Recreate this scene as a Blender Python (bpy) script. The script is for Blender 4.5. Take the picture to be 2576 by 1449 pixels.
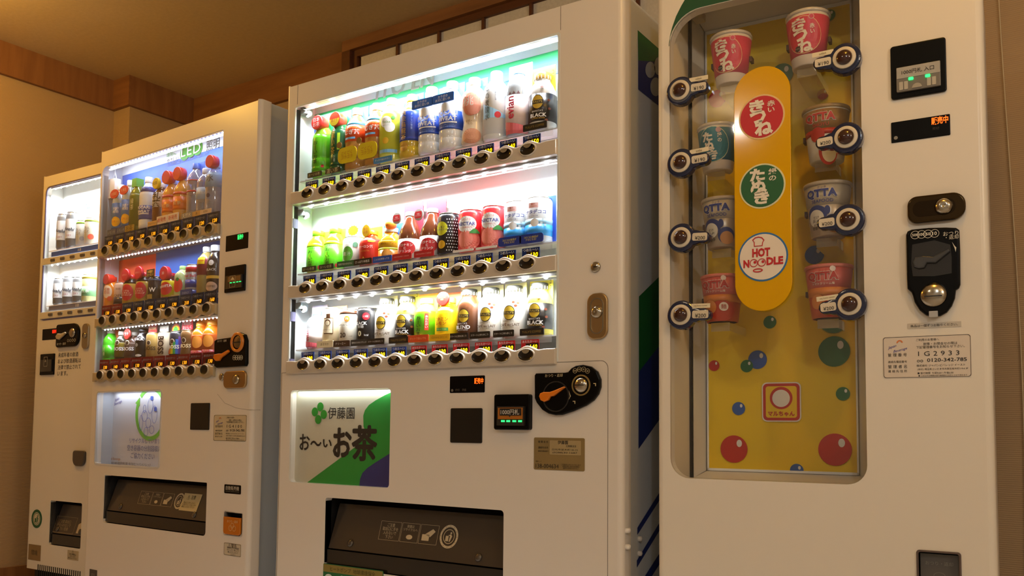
import bpy, math, random
from mathutils import Vector, Matrix
from mathutils.geometry import delaunay_2d_cdt
random.seed(7)
for o in list(bpy.data.objects): bpy.data.objects.remove(o)
S = bpy.context.scene; COL = S.collection
PI = math.pi

# ------------------------------------------------------------------ camera
FOC, PCY, YAW, TILT, ROLL = 2202.84, 931.43, -0.5881, 0.0649, 0.0094   # pixels / radians, 2576x1449 frame
EYE = Vector((2.1658, -1.9091, 0.73))
FW = Vector((math.sin(YAW)*math.cos(TILT), math.cos(YAW)*math.cos(TILT), math.sin(TILT)))
RT0 = Vector((math.cos(YAW), -math.sin(YAW), 0)); UP0 = RT0.cross(FW)
RT = RT0*math.cos(ROLL) + UP0*math.sin(ROLL); UP = UP0*math.cos(ROLL) - RT0*math.sin(ROLL)
cam = bpy.data.cameras.new('camera'); camo = bpy.data.objects.new('camera', cam); COL.objects.link(camo)
cam.sensor_width = 36; cam.lens = FOC*36/2576; cam.shift_y = (PCY-724.5)/2576
cam.clip_start = 0.02
mw = Matrix((RT, UP, -FW)).transposed().to_4x4(); mw.translation = EYE; camo.matrix_world = mw
S.camera = camo
S.cycles.max_bounces = 6; S.cycles.diffuse_bounces = 3; S.cycles.glossy_bounces = 3; S.cycles.transparent_max_bounces = 12
S.cycles.caustics_reflective = False; S.cycles.caustics_refractive = False

# ------------------------------------------------------------------ world, lamps, exposure
S.view_settings.view_transform = 'Standard'; S.view_settings.look = 'None'
S.view_settings.gamma = 1; S.view_settings.use_curve_mapping = False
S.view_settings.exposure = -0.06
w = bpy.data.worlds.new('room_air'); S.world = w; w.use_nodes = True
w.node_tree.nodes['Background'].inputs[0].default_value = (1.0, 0.72, 0.5, 1)
w.node_tree.nodes['Background'].inputs[1].default_value = 0.02

def lamp(name, kind, loc, power, col, size=0.1, aim=None, spot=None, blend=0.6, sizey=None, spread=None):
    l = bpy.data.lights.new(name, kind); l.energy = power; l.color = col
    if kind == 'AREA':
        l.size = size; l.shape = 'DISK'
        if sizey: l.shape = 'RECTANGLE'; l.size_y = sizey
        if spread: l.spread = spread
    elif kind == 'SPOT':
        l.shadow_soft_size = size; l.spot_size = spot; l.spot_blend = blend
    else: l.shadow_soft_size = size
    o = bpy.data.objects.new(name, l); COL.objects.link(o); o.location = loc
    d = (Vector(aim) - Vector(loc)) if aim else Vector((0, 0, -1))
    o.rotation_euler = d.to_track_quat('-Z', 'Y').to_euler()
    return o
WARM = (1.0, 0.54, 0.07); COOL_FILL = (0.86, 0.96, 1.08)
# ceiling lamps of the lobby: pale one behind the viewer, orange tungsten ones near the machines, unseen fills added
lamp('ceiling_or_fill_lamp', 'POINT', (0.952, -2.755, 2.36), 12, (1.0, .88, .72), .032)
lamp('ceiling_or_fill_lamp', 'POINT', (2.80, -2.70, 2.20), 26, COOL_FILL, .06)  # unseen fill lamp, added to whiten the lower fronts and machine sides
lamp('right_fill_lamp', 'POINT', (4.02, -1.55, 1.95), 30, (1.0, .84, .66), .06)  # unseen side fill, added to brighten the noodle window jamb and yellow panel
lamp('ceiling_or_fill_lamp', 'POINT', (-1.42, -0.64, 2.36), 22, WARM, .05)
lamp('ceiling_or_fill_lamp', 'POINT', (2.00, -0.78, 2.36), 12, WARM, .05)

# ------------------------------------------------------------------ materials
_mc = {}
def lin(h):
    h = h.lstrip('#'); c = [int(h[i:i+2], 16)/255 for i in (0, 2, 4)]
    return [x/12.92 if x <= .04045 else ((x+.055)/1.055)**2.4 for x in c]
def M_(hexc, rough=.45, metal=0, spec=.5, emit=0, coat=0, alpha=1, trans=0):
    key = (hexc, rough, metal, spec, emit, coat, alpha, trans)
    if key in _mc: return _mc[key]
    m = bpy.data.materials.new('m_'+hexc.strip('#')); m.use_nodes = True
    nt = m.node_tree; b = nt.nodes['Principled BSDF']; c = (*lin(hexc), 1)
    b.inputs['Base Color'].default_value = c; b.inputs['Metallic'].default_value = metal
    b.inputs['Specular IOR Level'].default_value = spec
    b.inputs['Coat Weight'].default_value = coat; b.inputs['Coat Roughness'].default_value = .05
    n = nt.nodes.new('ShaderNodeTexNoise'); n.inputs['Scale'].default_value = 35
    r = nt.nodes.new('ShaderNodeMapRange'); r.inputs['To Min'].default_value = max(0, rough-.008); r.inputs['To Max'].default_value = min(1, rough+.008)
    nt.links.new(n.outputs['Fac'], r.inputs['Value']); nt.links.new(r.outputs['Result'], b.inputs['Roughness'])
    if emit:
        b.inputs['Emission Color'].default_value = c; b.inputs['Emission Strength'].default_value = emit; m.cycles.emission_sampling = 'NONE'
    if trans: b.inputs['Transmission Weight'].default_value = trans
    _mc[key] = m; return m
def clear(name, tint=(1, 1, 1), gloss=.06, rough=.02, body=None, bodyfac=0):
    """thin clear sheet: see-through with a fresnel gloss, optionally a tinted diffuse body"""
    if name in _mc: return _mc[name]
    m = bpy.data.materials.new(name); m.use_nodes = True; nt = m.node_tree; nt.nodes.clear()
    out = nt.nodes.new('ShaderNodeOutputMaterial'); t = nt.nodes.new('ShaderNodeBsdfTransparent'); t.inputs[0].default_value = (*tint, 1)
    g = nt.nodes.new('ShaderNodeBsdfGlossy'); g.inputs['Roughness'].default_value = rough; g.inputs['Color'].default_value = (1, 1, 1, 1)
    f = nt.nodes.new('ShaderNodeFresnel')      # same air-to-glass reflectance on both faces of the sheet
    ge = nt.nodes.new('ShaderNodeNewGeometry'); io = nt.nodes.new('ShaderNodeMapRange'); io.inputs['To Min'].default_value = 1.45; io.inputs['To Max'].default_value = 1/1.45
    nt.links.new(ge.outputs['Backfacing'], io.inputs['Value']); nt.links.new(io.outputs['Result'], f.inputs['IOR'])
    mu = nt.nodes.new('ShaderNodeMath'); mu.operation = 'MULTIPLY'; mu.inputs[1].default_value = gloss/.04; mu.use_clamp = True
    mx = nt.nodes.new('ShaderNodeMixShader'); src = t.outputs[0]
    if body:
        d = nt.nodes.new('ShaderNodeBsdfDiffuse'); d.inputs[0].default_value = (*lin(body), 1)
        m2 = nt.nodes.new('ShaderNodeMixShader'); m2.inputs[0].default_value = bodyfac
        nt.links.new(t.outputs[0], m2.inputs[1]); nt.links.new(d.outputs[0], m2.inputs[2]); src = m2.outputs[0]
    nt.links.new(f.outputs[0], mu.inputs[0]); nt.links.new(mu.outputs[0], mx.inputs[0])
    nt.links.new(src, mx.inputs[1]); nt.links.new(g.outputs[0], mx.inputs[2]); nt.links.new(mx.outputs[0], out.inputs[0])
    _mc[name] = m; return m
def surf(name, c1, c2, rough, kind, scale, bump=.2, stretch=(1, 1, 1)):
    m = bpy.data.materials.new(name); m.use_nodes = True; nt = m.node_tree; b = nt.nodes['Principled BSDF']
    tc = nt.nodes.new('ShaderNodeTexCoord'); mp = nt.nodes.new('ShaderNodeMapping'); mp.inputs['Scale'].default_value = stretch
    nt.links.new(tc.outputs['Object'], mp.inputs[0])
    if kind == 'wave':
        t = nt.nodes.new('ShaderNodeTexWave'); t.bands_direction = 'Z'; t.inputs['Scale'].default_value = scale
        t.inputs['Distortion'].default_value = .7; t.inputs['Detail'].default_value = 3; t.inputs['Detail Scale'].default_value = 2.5
        o = t.outputs['Fac']
    else:
        t = nt.nodes.new('ShaderNodeTexNoise'); t.inputs['Scale'].default_value = scale; t.inputs['Detail'].default_value = 6; o = t.outputs['Fac']
    nt.links.new(mp.outputs[0], t.inputs['Vector'])
    r = nt.nodes.new('ShaderNodeValToRGB'); r.color_ramp.elements[0].color = (*lin(c1), 1); r.color_ramp.elements[1].color = (*lin(c2), 1)
    r.color_ramp.elements[0].position = .25; r.color_ramp.elements[1].position = .75
    nt.links.new(o, r.inputs[0]); nt.links.new(r.outputs[0], b.inputs['Base Color']); b.inputs['Roughness'].default_value = rough
    bp = nt.nodes.new('ShaderNodeBump'); bp.inputs['Strength'].default_value = bump; bp.inputs['Distance'].default_value = .004
    nt.links.new(o, bp.inputs['Height']); nt.links.new(bp.outputs[0], b.inputs['Normal'])
    return m
WALLP = surf('woven_wallpaper', '#b29570', '#bea27b', .85, 'wave', 52, .25)
CEILP = surf('ceiling_paper', '#ceb890', '#d8c29a', .9, 'noise', 60, .15)
WOOD = surf('wood_trim', '#7c5230', '#9a6a40', .5, 'noise', 5, .1, (6, 6, .6))
WOODX = surf('wood_rail', '#7a5030', '#98683f', .5, 'noise', 5, .1, (.6, 6, 6))
WOODD = surf('dark_wood', '#4d2a1a', '#6b3d24', .5, 'noise', 5, .1, (.6, 6, 6))
FLOORM = surf('floor_tile', '#c4bfb8', '#d2cdc6', .5, 'noise', 30, .05)
WALLW = surf('pale_wallpaper', '#d0c8bc', '#dcd4c8', .85, 'noise', 60, .1)
PAPER = surf('shoji_paper', '#d8d2c4', '#e6e0d2', .9, 'noise', 90, .05)
PAINT = M_('#e6dfd6', .32); PAINT2 = M_('#e3dccf', .38); PAINTS = M_('#d8dbde', .4)
WHITE = M_('#f2f2f0', .35); OFFW = M_('#dcd8cc', .5); BLACK = M_('#060606', .25, spec=.18); DARK = M_('#151312', .5); SEAM = M_('#6d655c', .7)
CHROME = M_('#b8b0a0', .16, metal=1); BRASS = M_('#b89c70', .33, metal=1); SMOKE = M_('#3a332c', .25, coat=.5); INK = M_('#1a1614', .6)
GLASS = clear('window_glass', gloss=.03); GLASS4 = clear('noodle_window_glass', gloss=.04); ACRYL = clear('clear_acrylic', gloss=.08, body='#ffffff', bodyfac=.10)
CLEARP = clear('clear_plastic', gloss=.1, rough=.08, body='#e8eef2', bodyfac=.07)
LEDW = M_('#f4f6ff', .4, emit=14); LEDY = M_('#ffd400', .5, emit=2.2); LEDO = M_('#ff9a18', .5, emit=2.0); LEDR = M_('#ff5a10', .5, emit=2.5); LEDG = M_('#28ff70', .5, emit=2.2)

# ------------------------------------------------------------------ geometry collector
_txt = {}
class G:
    def __init__(s): s.v = []; s.f = []; s.mi = []; s.sm = []; s.mats = []
    def mid(s, m):
        if m not in s.mats: s.mats.append(m)
        return s.mats.index(m)
    def add(s, vs, fs, m, smooth=False):
        b = len(s.v); k = s.mid(m); s.v += [tuple(v) for v in vs]
        for f in fs: s.f.append([i+b for i in f]); s.mi.append(k); s.sm.append(smooth)
        return s
    def box(s, x0, x1, y0, y1, z0, z1, m):
        v = [(x0,y0,z0),(x1,y0,z0),(x1,y1,z0),(x0,y1,z0),(x0,y0,z1),(x1,y0,z1),(x1,y1,z1),(x0,y1,z1)]
        return s.add(v, [(3,2,1,0),(4,5,6,7),(0,1,5,4),(1,2,6,5),(2,3,7,6),(3,0,4,7)], m)
    def prism(s, pts, y0, y1, m, smooth=False):
        n = len(pts)
        a = sum(pts[i][0]*pts[(i+1)%n][1]-pts[(i+1)%n][0]*pts[i][1] for i in range(n))
        if a < 0: pts = pts[::-1]
        v = [(x,y0,z) for x,z in pts]+[(x,y1,z) for x,z in pts]
        s.add(v, [tuple(range(n)), tuple(range(2*n-1, n-1, -1))], m)
        b = len(s.v)-2*n; k = s.mid(m)
        for i in range(n):
            j = (i+1)%n; s.f.append([b+j, b+i, b+n+i, b+n+j]); s.mi.append(k); s.sm.append(smooth)
        return s
    def flat(s, pts, y, m):
        n = len(pts); a = sum(pts[i][0]*pts[(i+1)%n][1]-pts[(i+1)%n][0]*pts[i][1] for i in range(n))
        if a < 0: pts = pts[::-1]
        return s.add([(x,y,z) for x,z in pts], [tuple(range(n))], m)
    def lathe(s, prof, m, cx=0, cy=0, n=24, axis='z', sx=1, sz=1, smooth=True, z0=0, caps=True):
        vs = []; fs = []
        for r, h in prof:
            for i in range(n):
                a = 2*PI*i/n
                if axis == 'z': vs.append((cx+r*math.cos(a), cy+r*math.sin(a), h))
                else: vs.append((cx+sx*r*math.cos(a), h, z0+sz*r*math.sin(a)))   # axis y, h = depth
        k = len(prof)
        for j in range(k-1):
            for i in range(n):
                q = (j*n+i, j*n+(i+1)%n, (j+1)*n+(i+1)%n, (j+1)*n+i)
                fs.append(q if axis == 'z' else q)
        s.add(vs, fs, m, smooth)
        b = len(s.v)-len(vs); kk = s.mid(m)
        for ring, rev in ((0, True), (k-1, False)) if caps else ():
            if prof[ring][0] > 1e-5:
                ids = [b+ring*n+i for i in range(n)]
                s.f.append(ids[::-1] if rev else ids); s.mi.append(kk); s.sm.append(False)
        return s
    def plate(s, outs, y, th, m, bev=0.0, res=3, smooth=False):
        """outlines (first = border, others = holes) in x,z; front face at depth y, thickness th"""
        if len(outs) > 1 and bev == 0: return s.holed(outs, y, th, m)
        c = bpy.data.curves.new('t', 'CURVE'); c.dimensions = '2D'; c.fill_mode = 'BOTH'; c.extrude = max(0, th/2-bev); c.bevel_depth = bev; c.bevel_resolution = res; c.offset = -bev
        for pts in outs:
            sp = c.splines.new('POLY'); sp.points.add(len(pts)-1); sp.use_cyclic_u = True
            for i, p in enumerate(pts): sp.points[i].co = (p[0], p[1], 0, 1)
        o = bpy.data.objects.new('t', c); me = bpy.data.meshes.new_from_object(o)
        s.add([(v.co.x, y+th/2-v.co.z, v.co.y) for v in me.vertices], [tuple(p.vertices) for p in me.polygons], m, smooth)
        bpy.data.objects.remove(o); bpy.data.curves.remove(c); bpy.data.meshes.remove(me); return s
    def holed(s, outs, y, th, m):
        co = []; ed = []
        for o in outs:
            b = len(co); co += [Vector(p) for p in o]; ed += [(b+i, b+(i+1) % len(o)) for i in range(len(o))]
        v2, e2, f2 = delaunay_2d_cdt(co, ed, [], 0, 1e-7)[:3]
        def inside(p, o):
            c = False
            for i in range(len(o)):
                (x0, z0), (x1, z1) = o[i], o[i-1]
                if (z0 > p[1]) != (z1 > p[1]) and p[0] < (x1-x0)*(p[1]-z0)/(z1-z0)+x0: c = not c
            return c
        keep = []
        for f in f2:
            p = (sum(v2[i][0] for i in f)/len(f), sum(v2[i][1] for i in f)/len(f))
            if inside(p, outs[0]) and not any(inside(p, h) for h in outs[1:]): keep.append(tuple(f))
        n = len(v2)
        s.add([(v[0], y, v[1]) for v in v2]+[(v[0], y+th, v[1]) for v in v2], keep+[tuple(i+n for i in f[::-1]) for f in keep], m)
        for o in outs:
            k = len(o); s.add([(p[0], y, p[1]) for p in o]+[(p[0], y+th, p[1]) for p in o], [(i, (i+1) % k, k+(i+1) % k, k+i) for i in range(k)], m)
        return s
    def text(s, body, cx, cz, y, m, w=None, h=None, bold=0, rot=0, wrap=None, shear=0, sp=1.0, lsp=1.0, align='CENTER'):
        key = (body, bold, shear, sp, lsp, align)
        if key not in _txt:
            c = bpy.data.curves.new('t', 'FONT'); c.body = body; c.align_x = align; c.offset = bold; c.shear = shear; c.resolution_u = 2; c.space_character = sp; c.space_line = lsp
            o = bpy.data.objects.new('t', c); me = bpy.data.meshes.new_from_object(o)
            vs = [(v.co.x, v.co.y) for v in me.vertices] or [(0, 0), (1, 0), (1, 1)]
            x0 = min(v[0] for v in vs); x1 = max(v[0] for v in vs); z0 = min(v[1] for v in vs); z1 = max(v[1] for v in vs)
            _txt[key] = ([(v[0]-(x0+x1)/2, v[1]-(z0+z1)/2) for v in vs], [tuple(p.vertices) for p in me.polygons], x1-x0, z1-z0)
            bpy.data.objects.remove(o); bpy.data.curves.remove(c); bpy.data.meshes.remove(me)
        vs, fs, tw, th = _txt[key]
        kx = (w/tw) if w else h/th; kz = (h/th) if h else w/tw
        ca, sa = math.cos(rot), math.sin(rot); out = []
        for a, b in vs:
            a *= kx; b *= kz; a, b = a*ca-b*sa, a*sa+b*ca; out.append((cx+a, y, cz+b))
        if wrap: out = wrap(out)
        return s.add(out, fs, m)
    def build(s, name, parent=None, loc=None):
        me = bpy.data.meshes.new(name); me.from_pydata(s.v, [], s.f)
        for m in s.mats: me.materials.append(m)
        me.polygons.foreach_set('material_index', s.mi); me.polygons.foreach_set('use_smooth', s.sm); me.update()
        o = bpy.data.objects.new(name, me); COL.objects.link(o)
        if parent: o.parent = parent
        if loc: o.location = loc
        return o
def tag(o, label=None, cat=None, group=None, kind=None):
    if label: o['label'] = label
    if cat: o['category'] = cat
    if group: o['group'] = group
    if kind: o['kind'] = kind
    return o
def empty(name, loc, rz=0):
    o = bpy.data.objects.new(name, None); COL.objects.link(o); o.location = loc; o.rotation_euler = (0, 0, rz); o.empty_display_size = .05
    return o
def rr(x0, x1, z0, z1, r, n=5):
    """rounded rectangle outline"""
    if not isinstance(r, (list, tuple)) and r <= 0: return [(x0,z0),(x1,z0),(x1,z1),(x0,z1)]
    rs = r if isinstance(r, (list, tuple)) else [r]*4; p = []      # bl, br, tr, tl
    for (cx, cz, a0), q in zip(((x0,z0,PI), (x1,z0,1.5*PI), (x1,z1,0), (x0,z1,.5*PI)), rs):
        if q <= 0: p.append((cx, cz)); continue
        ox = cx + (q if cx == x0 else -q); oz = cz + (q if cz == z0 else -q)
        for i in range(n+1):
            a = a0 + .5*PI*i/n; p.append((ox+q*math.cos(a), oz+q*math.sin(a)))
    return p
def circ(cx, cz, r, n=28, sx=1, sz=1, a0=0, a1=2*PI):
    full = abs(a1-a0-2*PI) < 1e-6; k = n if full else n+1
    return [(cx+sx*r*math.cos(a0+(a1-a0)*i/n), cz+sz*r*math.sin(a0+(a1-a0)*i/n)) for i in range(k)]

class Machine:
    """a vending machine: root empty at its left front foot; local x along the front, y into the cabinet, z up"""
    def __init__(s, name, x, y, slope, label, cat='vending machine'):
        s.th = math.atan(slope); s.o = Vector((x, y, 0)); s.root = empty(name, s.o, s.th); tag(s.root, label, cat)
        s.turn = .38
        s.ax = Vector((math.cos(s.th), math.sin(s.th), 0)); s.n = Vector((-math.sin(s.th), math.cos(s.th), 0))
    def P(s, px, py, d=0.0):
        """where a line of sight meets this machine's plane at depth d -> (x, z) in machine coordinates"""
        r = RT*((px-1288)/FOC) - UP*((py-PCY)/FOC) + FW
        t = (d-(EYE-s.o).dot(s.n))/r.dot(s.n); q = EYE + r*t - s.o
        return (q.dot(s.ax), q.z)
    def rect(s, tl, br, d=0.0):
        a = s.P(*tl, d); b = s.P(*br, d); return a[0], b[0], b[1], a[1]   # x0,x1,z0,z1
    def poly(s, pts, f=None, d=0.0): return [s.P(*(f(*p) if f else p), d) for p in pts]
    def world(s, x, d, z): return s.o + s.ax*x + s.n*d + Vector((0, 0, z))
def crop(ox, oy, k): return lambda x, y: (ox+k*x, oy+k*y)

# ================================================================== ROOM
CEIL = 2.484; YB = 1.0; XL = -1.997; XP = -1.861; YP = .62
def struct(name, g, parent=None, label=None):
    o = g.build(name, parent)
    if not parent: tag(o, label, None, kind='structure')
    return o
struct('floor', G().box(-2.3, 4.3, -4.8, 1.2, -.1, 0, FLOORM), label='pale tiled floor below the vending machines')
struct('ceiling', G().box(-2.3, 4.3, -4.8, 1.2, CEIL, CEIL+.1, CEILP), label='brownish papered ceiling above the machines')
struct('wall_back', G().box(XP, 4.2, YB, YB+.1, 0, CEIL, WALLP), label='beige woven wallpaper wall behind the machines')
struct('wall_left', G().box(XL-.1, XL, -4.7, YB+.1, 0, CEIL, WALLP), label='beige ribbed wallpaper wall beside the leftmost machine')
struct('wall_corner', G().box(XL, XP, YP, YB+.1, 0, CEIL, WALLP), label='wallpapered pillar in the corner of the room')
struct('wall_right', G().box(4.2, 4.3, -4.7, YB+.1, 0, CEIL, WALLW), label='pale wallpaper wall on the right side')
struct('wall_front', G().box(XL, 4.2, -4.7, -4.6, 0, CEIL, WALLW), label='pale wallpaper wall facing the machines')
ZC = 2.332
struct('trim_1', G().box(XL, XL+.022, -4.6, YP-.022, ZC, CEIL, WOOD), label='brown wooden crown board along the left wall')
struct('trim_2', G().box(XL, XP+.022, YP-.022, YP, ZC, CEIL, WOODX), label='short crown board on the front of the corner pillar')
struct('trim_3', G().box(XP, XP+.022, YP, YB, ZC, CEIL, WOOD), label='crown board on the side of the corner pillar')
struct('trim_4', G().box(XP+.022, -.66, YB-.022, YB, ZC, CEIL, WOODX), label='brown wooden crown board along the back wall')
struct('trim_5', G().box(1.69, 4.2, YB-.022, YB, ZC, CEIL, WOODX), label='brown wooden crown board right of the paper transom')
struct('baseboard_left', G().box(XL, XL+.012, -4.6, YP, 0, .07, WOOD), label='brown wooden baseboard along the left wall')
struct('baseboard_back', G().box(XP, 4.2, YB-.012, YB, 0, .07, WOODX), label='brown wooden baseboard along the back wall')
# paper-panelled transom behind the brightest machine
tr = empty('window_1', (-.66, .90, 2.0)); tag(tr, 'wooden transom with white paper panels above the brightest machine', kind='structure')
G().box(0, 2.3, 0, .1, .435, .484, WOODX).build('head_rail', tr)
G().box(0, .05, 0, .1, .0, .435, WOODD).build('side_post', tr)
G().box(.05, 2.3, .02, .05, .405, .435, WOODD).build('inner_rail', tr)
G().box(.05, .075, .02, .05, .0, .405, WOODD).build('inner_post', tr)
G().box(0, 2.3, 0, .1, -.02, 0, WOODX).build('sill_rail', tr)
G().box(2.3, 2.35, 0, .1, -.02, .484, WOODD).build('side_post', tr)
for i in range(9):
    x = .075+.232*i
    G().box(x+.012, x+.232, .036, .04, 0, .405, PAPER).build('paper_panel', tr)
    if i: G().box(x, x+.012, .022, .046, 0, .405, WOODD).build('mullion', tr)
# pale cord down the wall at the right
g = G(); pts = []
for i in range(40):
    z = 2.3-2.2*i/39; pts.append((1.965+.012*math.sin(z*2.1)+.016*math.sin(z*.9+1), YB-.006, z))
vs = []; fs = []
for x, y, z in pts:
    for k in range(5): a = 2*PI*k/5; vs.append((x+.0016*math.cos(a), y+.0016*math.sin(a), z))
for j in range(39):
    for k in range(5): fs.append((j*5+k, j*5+(k+1) % 5, (j+1)*5+(k+1) % 5, (j+1)*5+k))
tag(g.add(vs, fs, M_('#d9c9a8', .6), True).build('wall_cord'), 'thin pale cord hanging down the wall right of the noodle machine', 'cord')

# ================================================================== shared machine pieces
def cabinet(M, W, H, holes, dt=.045, depth=.70, edge=.014, paint=PAINT, side=PAINTS, cav=.22):
    """holes: outlines through the door"""
    G().plate([rr(edge, W-edge, .10, H-.004, 0)]+holes, 0, dt*.6, paint).build('door_panel', M.root)
    for sx in (0, 1):
        arc = [(edge-edge*math.sin(PI/2*i/6), edge-edge*math.cos(PI/2*i/6)) for i in range(7)]
        prof = arc + [(0, dt), (edge, dt)]
        if sx: prof = [(W-x, y) for x, y in prof][::-1]
        n = len(prof); v = [(x, y, .10) for x, y in prof]+[(x, y, H) for x, y in prof]
        q = [(i, n+i, n+(i+1) % n, (i+1) % n) for i in range(n)]
        sm = [i for i in range(n) if (2 <= i < 8 if sx else i < 6)]
        g = G().add(v, [q[i] for i in sm], paint, True)
        g.add(v, [q[i] for i in range(n) if i not in sm]+[tuple(range(n)), tuple(range(2*n-1, n-1, -1))], paint)
        g.build('door_edge', M.root)
    g = G(); i = .010
    g.box(i, W-i, cav, depth, .05, H, side)                               # rear block
    g.box(i, i+.012, dt+.004, cav, .05, H, side); g.box(W-i-.012, W-i, dt+.004, cav, .05, H, side)
    g.box(i+.012, W-i-.012, dt+.004, cav, H-.012, H, side); g.box(i+.012, W-i-.012, .03, cav, .05, .10, DARK)
    g.build('body', M.root)
    for x in (.05, W-.09):
        for y in (.05, depth-.1): G().box(x, x+.04, y, y+.04, 0, .05, DARK).build('foot', M.root)

def showcase(M, x0, x1, z0, z1, d, mat, wall=None, glass=True, rad=.006, gd=.004, zt=1.806):
    """lit display box behind the window"""
    g = G(); t = .006
    g.box(x0-t, x1+t, d, d+t, z0-t, zt+t, mat)
    b = g.build('back_panel', M.root)
    for n, a in (('side_panel', (x0-t, x0, .008, d, z0, zt)), ('side_panel', (x1, x1+t, .008, d, z0, zt)), ('top_panel', (x0-t, x1+t, .03, d, zt, zt+t)), ('bottom_panel', (x0-t, x1+t, .03, d, z0-t, z0))):
        G().box(*a, wall or mat).build(n, M.root)
    if glass: G().plate([rr(x0, x1, z0, z1, rad)], gd, .003, GLASS).build('window_glass', M.root)

def ledstrip(M, x0, x1, d, z, n, power, col=(.93, .97, 1.0), strip=LEDW, size=.004, top=None):
    g = G().box(x0, x1, d-.008, d+.008, z, z+.008, WHITE)
    p = g.build('led_strip', M.root)
    g = G().lathe([(0, -.005), (size*.7, -.004), (size, -.001), (size, 0)], strip, n=8)
    for i in range(n):
        if i == 0: b = b0 = g.build('led', p)
        else: b = b0.copy(); COL.objects.link(b)
        b.location = (x0+(x1-x0)*(i+.5)/n, d, z)
    if not power: return
    c = M.world((x0+x1)/2, d-.004, z-.007); a = M.world((x0+x1)/2, d+(top[0] if top else .07), z-(top[1] if top else .2))
    l = lamp('led_light', 'AREA', c, power, col, size=x1-x0, sizey=.014, aim=a, spread=top[2] if top else 2.2)
    q = (Vector(a)-Vector(c)).normalized(); X = M.ax; Y = (-q).cross(X)
    l.rotation_euler = Matrix((X, Y, -q)).transposed().to_euler()

def button_rail(M, x0, x1, z, xs, prices, hot, style, zt=.030):
    """front rail with selection buttons and lit price tags"""
    g = G(); h = .026 if style == 3 else .024; rm = M_('#cfc4b4', .3, coat=.3) if style == 3 else M_('#b9a684', .3, coat=.3)
    N = 6*len(xs); pitch = (xs[-1]-xs[0])/(len(xs)-1); top = []; bot = []
    for i in range(N*2+1):
        x = x0+(x1-x0)*i/(N*2); ph = math.cos(2*PI*(x-xs[0])/pitch); inb = xs[0]-pitch*.6 < x < xs[-1]+pitch*.6
        top.append((x, z+h*.72+(.006*ph if inb else -.004))); bot.append((x, z-h-(.004*ph if style == 2 and inb else 0)))
    g.plate([bot+top[::-1]], -.010, .034, rm, bev=.003, res=2)
    rail = g.build('button_rail', M.root)
    rx, rz = (.0235, .0150) if style == 3 else (.0215, .0165)
    g = G(); g.lathe([(1.16, -.010), (1.13, -.0135), (1.06, -.0150), (1.0, -.0145)], rm, axis='y', sx=rx, sz=rz, n=24, caps=False)
    g.lathe([(1.0, -.0145), (.93, -.0128), (.6, -.0114), (.0, -.0108)], M_('#1a120c', .22, coat=.3) if style == 3 else M_('#120d08', .45), axis='y', sx=rx, sz=rz, n=24, caps=False)
    if style == 3:
        cap = [(rx*.52*math.cos(t_), rz*.95+rz*.72*math.sin(t_)) for t_ in [PI+PI*k/12 for k in range(13)]]
        cap = [(a_, min(b_, rz*.96*math.sqrt(max(0, 1-(a_/rx)**2)))) for a_, b_ in cap]
        g.flat(cap+[(a_, rz*.96*math.sqrt(1-(a_/rx)**2)) for a_, b_ in cap[::-1]], -.0149, M_('#8d7f68', .4))  # paler half-disc paints a reflection into the top of the dark bowl
    for i, x in enumerate(xs):
        if i == 0: b0 = g.build('button', rail); b0.location = (x, 0, z)
        else:
            b = b0.copy(); COL.objects.link(b); b.location = (x, 0, z)
    tw = pitch*(.36 if style == 3 else .40); colr = ('#1d3f8f', '#b01822')
    for i, x in enumerate(xs):
        g = G(); zz = z+zt; hotq = hot[i]; mt = M_(colr[hotq], .4); wn = M_('#241208', .3)
        if style == 3:
            g.box(x-tw, x+tw, .006, .009, zz-.013, zz+.014, mt); g.box(x-tw*.45, x+tw, .0045, .006, zz-.016, zz+.004, wn)
            g.text('あたたか〜い' if hotq else 'つめた〜い', x, zz+.0085, .0052, M_('#e8ecf4', .5), w=tw*1.7)
            g.text('¥', x-tw*.3, zz-.006, .004, M_('#8a7a60', .5), h=.009)
            g.text(prices[i], x+tw*.45, zz-.006, .0038, LEDY, w=tw*.85, h=.0125, bold=.018, shear=.18, sp=1.1)
        else:
            mt = M_(('#2d3a5c', '#7d1f24')[hotq], .4)
            g.box(x-tw*1.1, x+tw*1.1, .004, .008, zz-.020, zz+.022, mt); g.box(x-tw*.5, x+tw*.95, .0025, .004, zz-.018, zz+.000, wn)
            g.text('あたたか〜い' if hotq else 'つめた〜い', x, zz+.011, .0032, M_('#b9bccb', .5), w=tw*1.8)
            g.text(prices[i], x+tw*.4, zz-.009, .0018, LEDO, w=tw*.85, h=.013, bold=.015, shear=.18, sp=1.1)
        g.build('price_tag', rail)
    return rail

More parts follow.
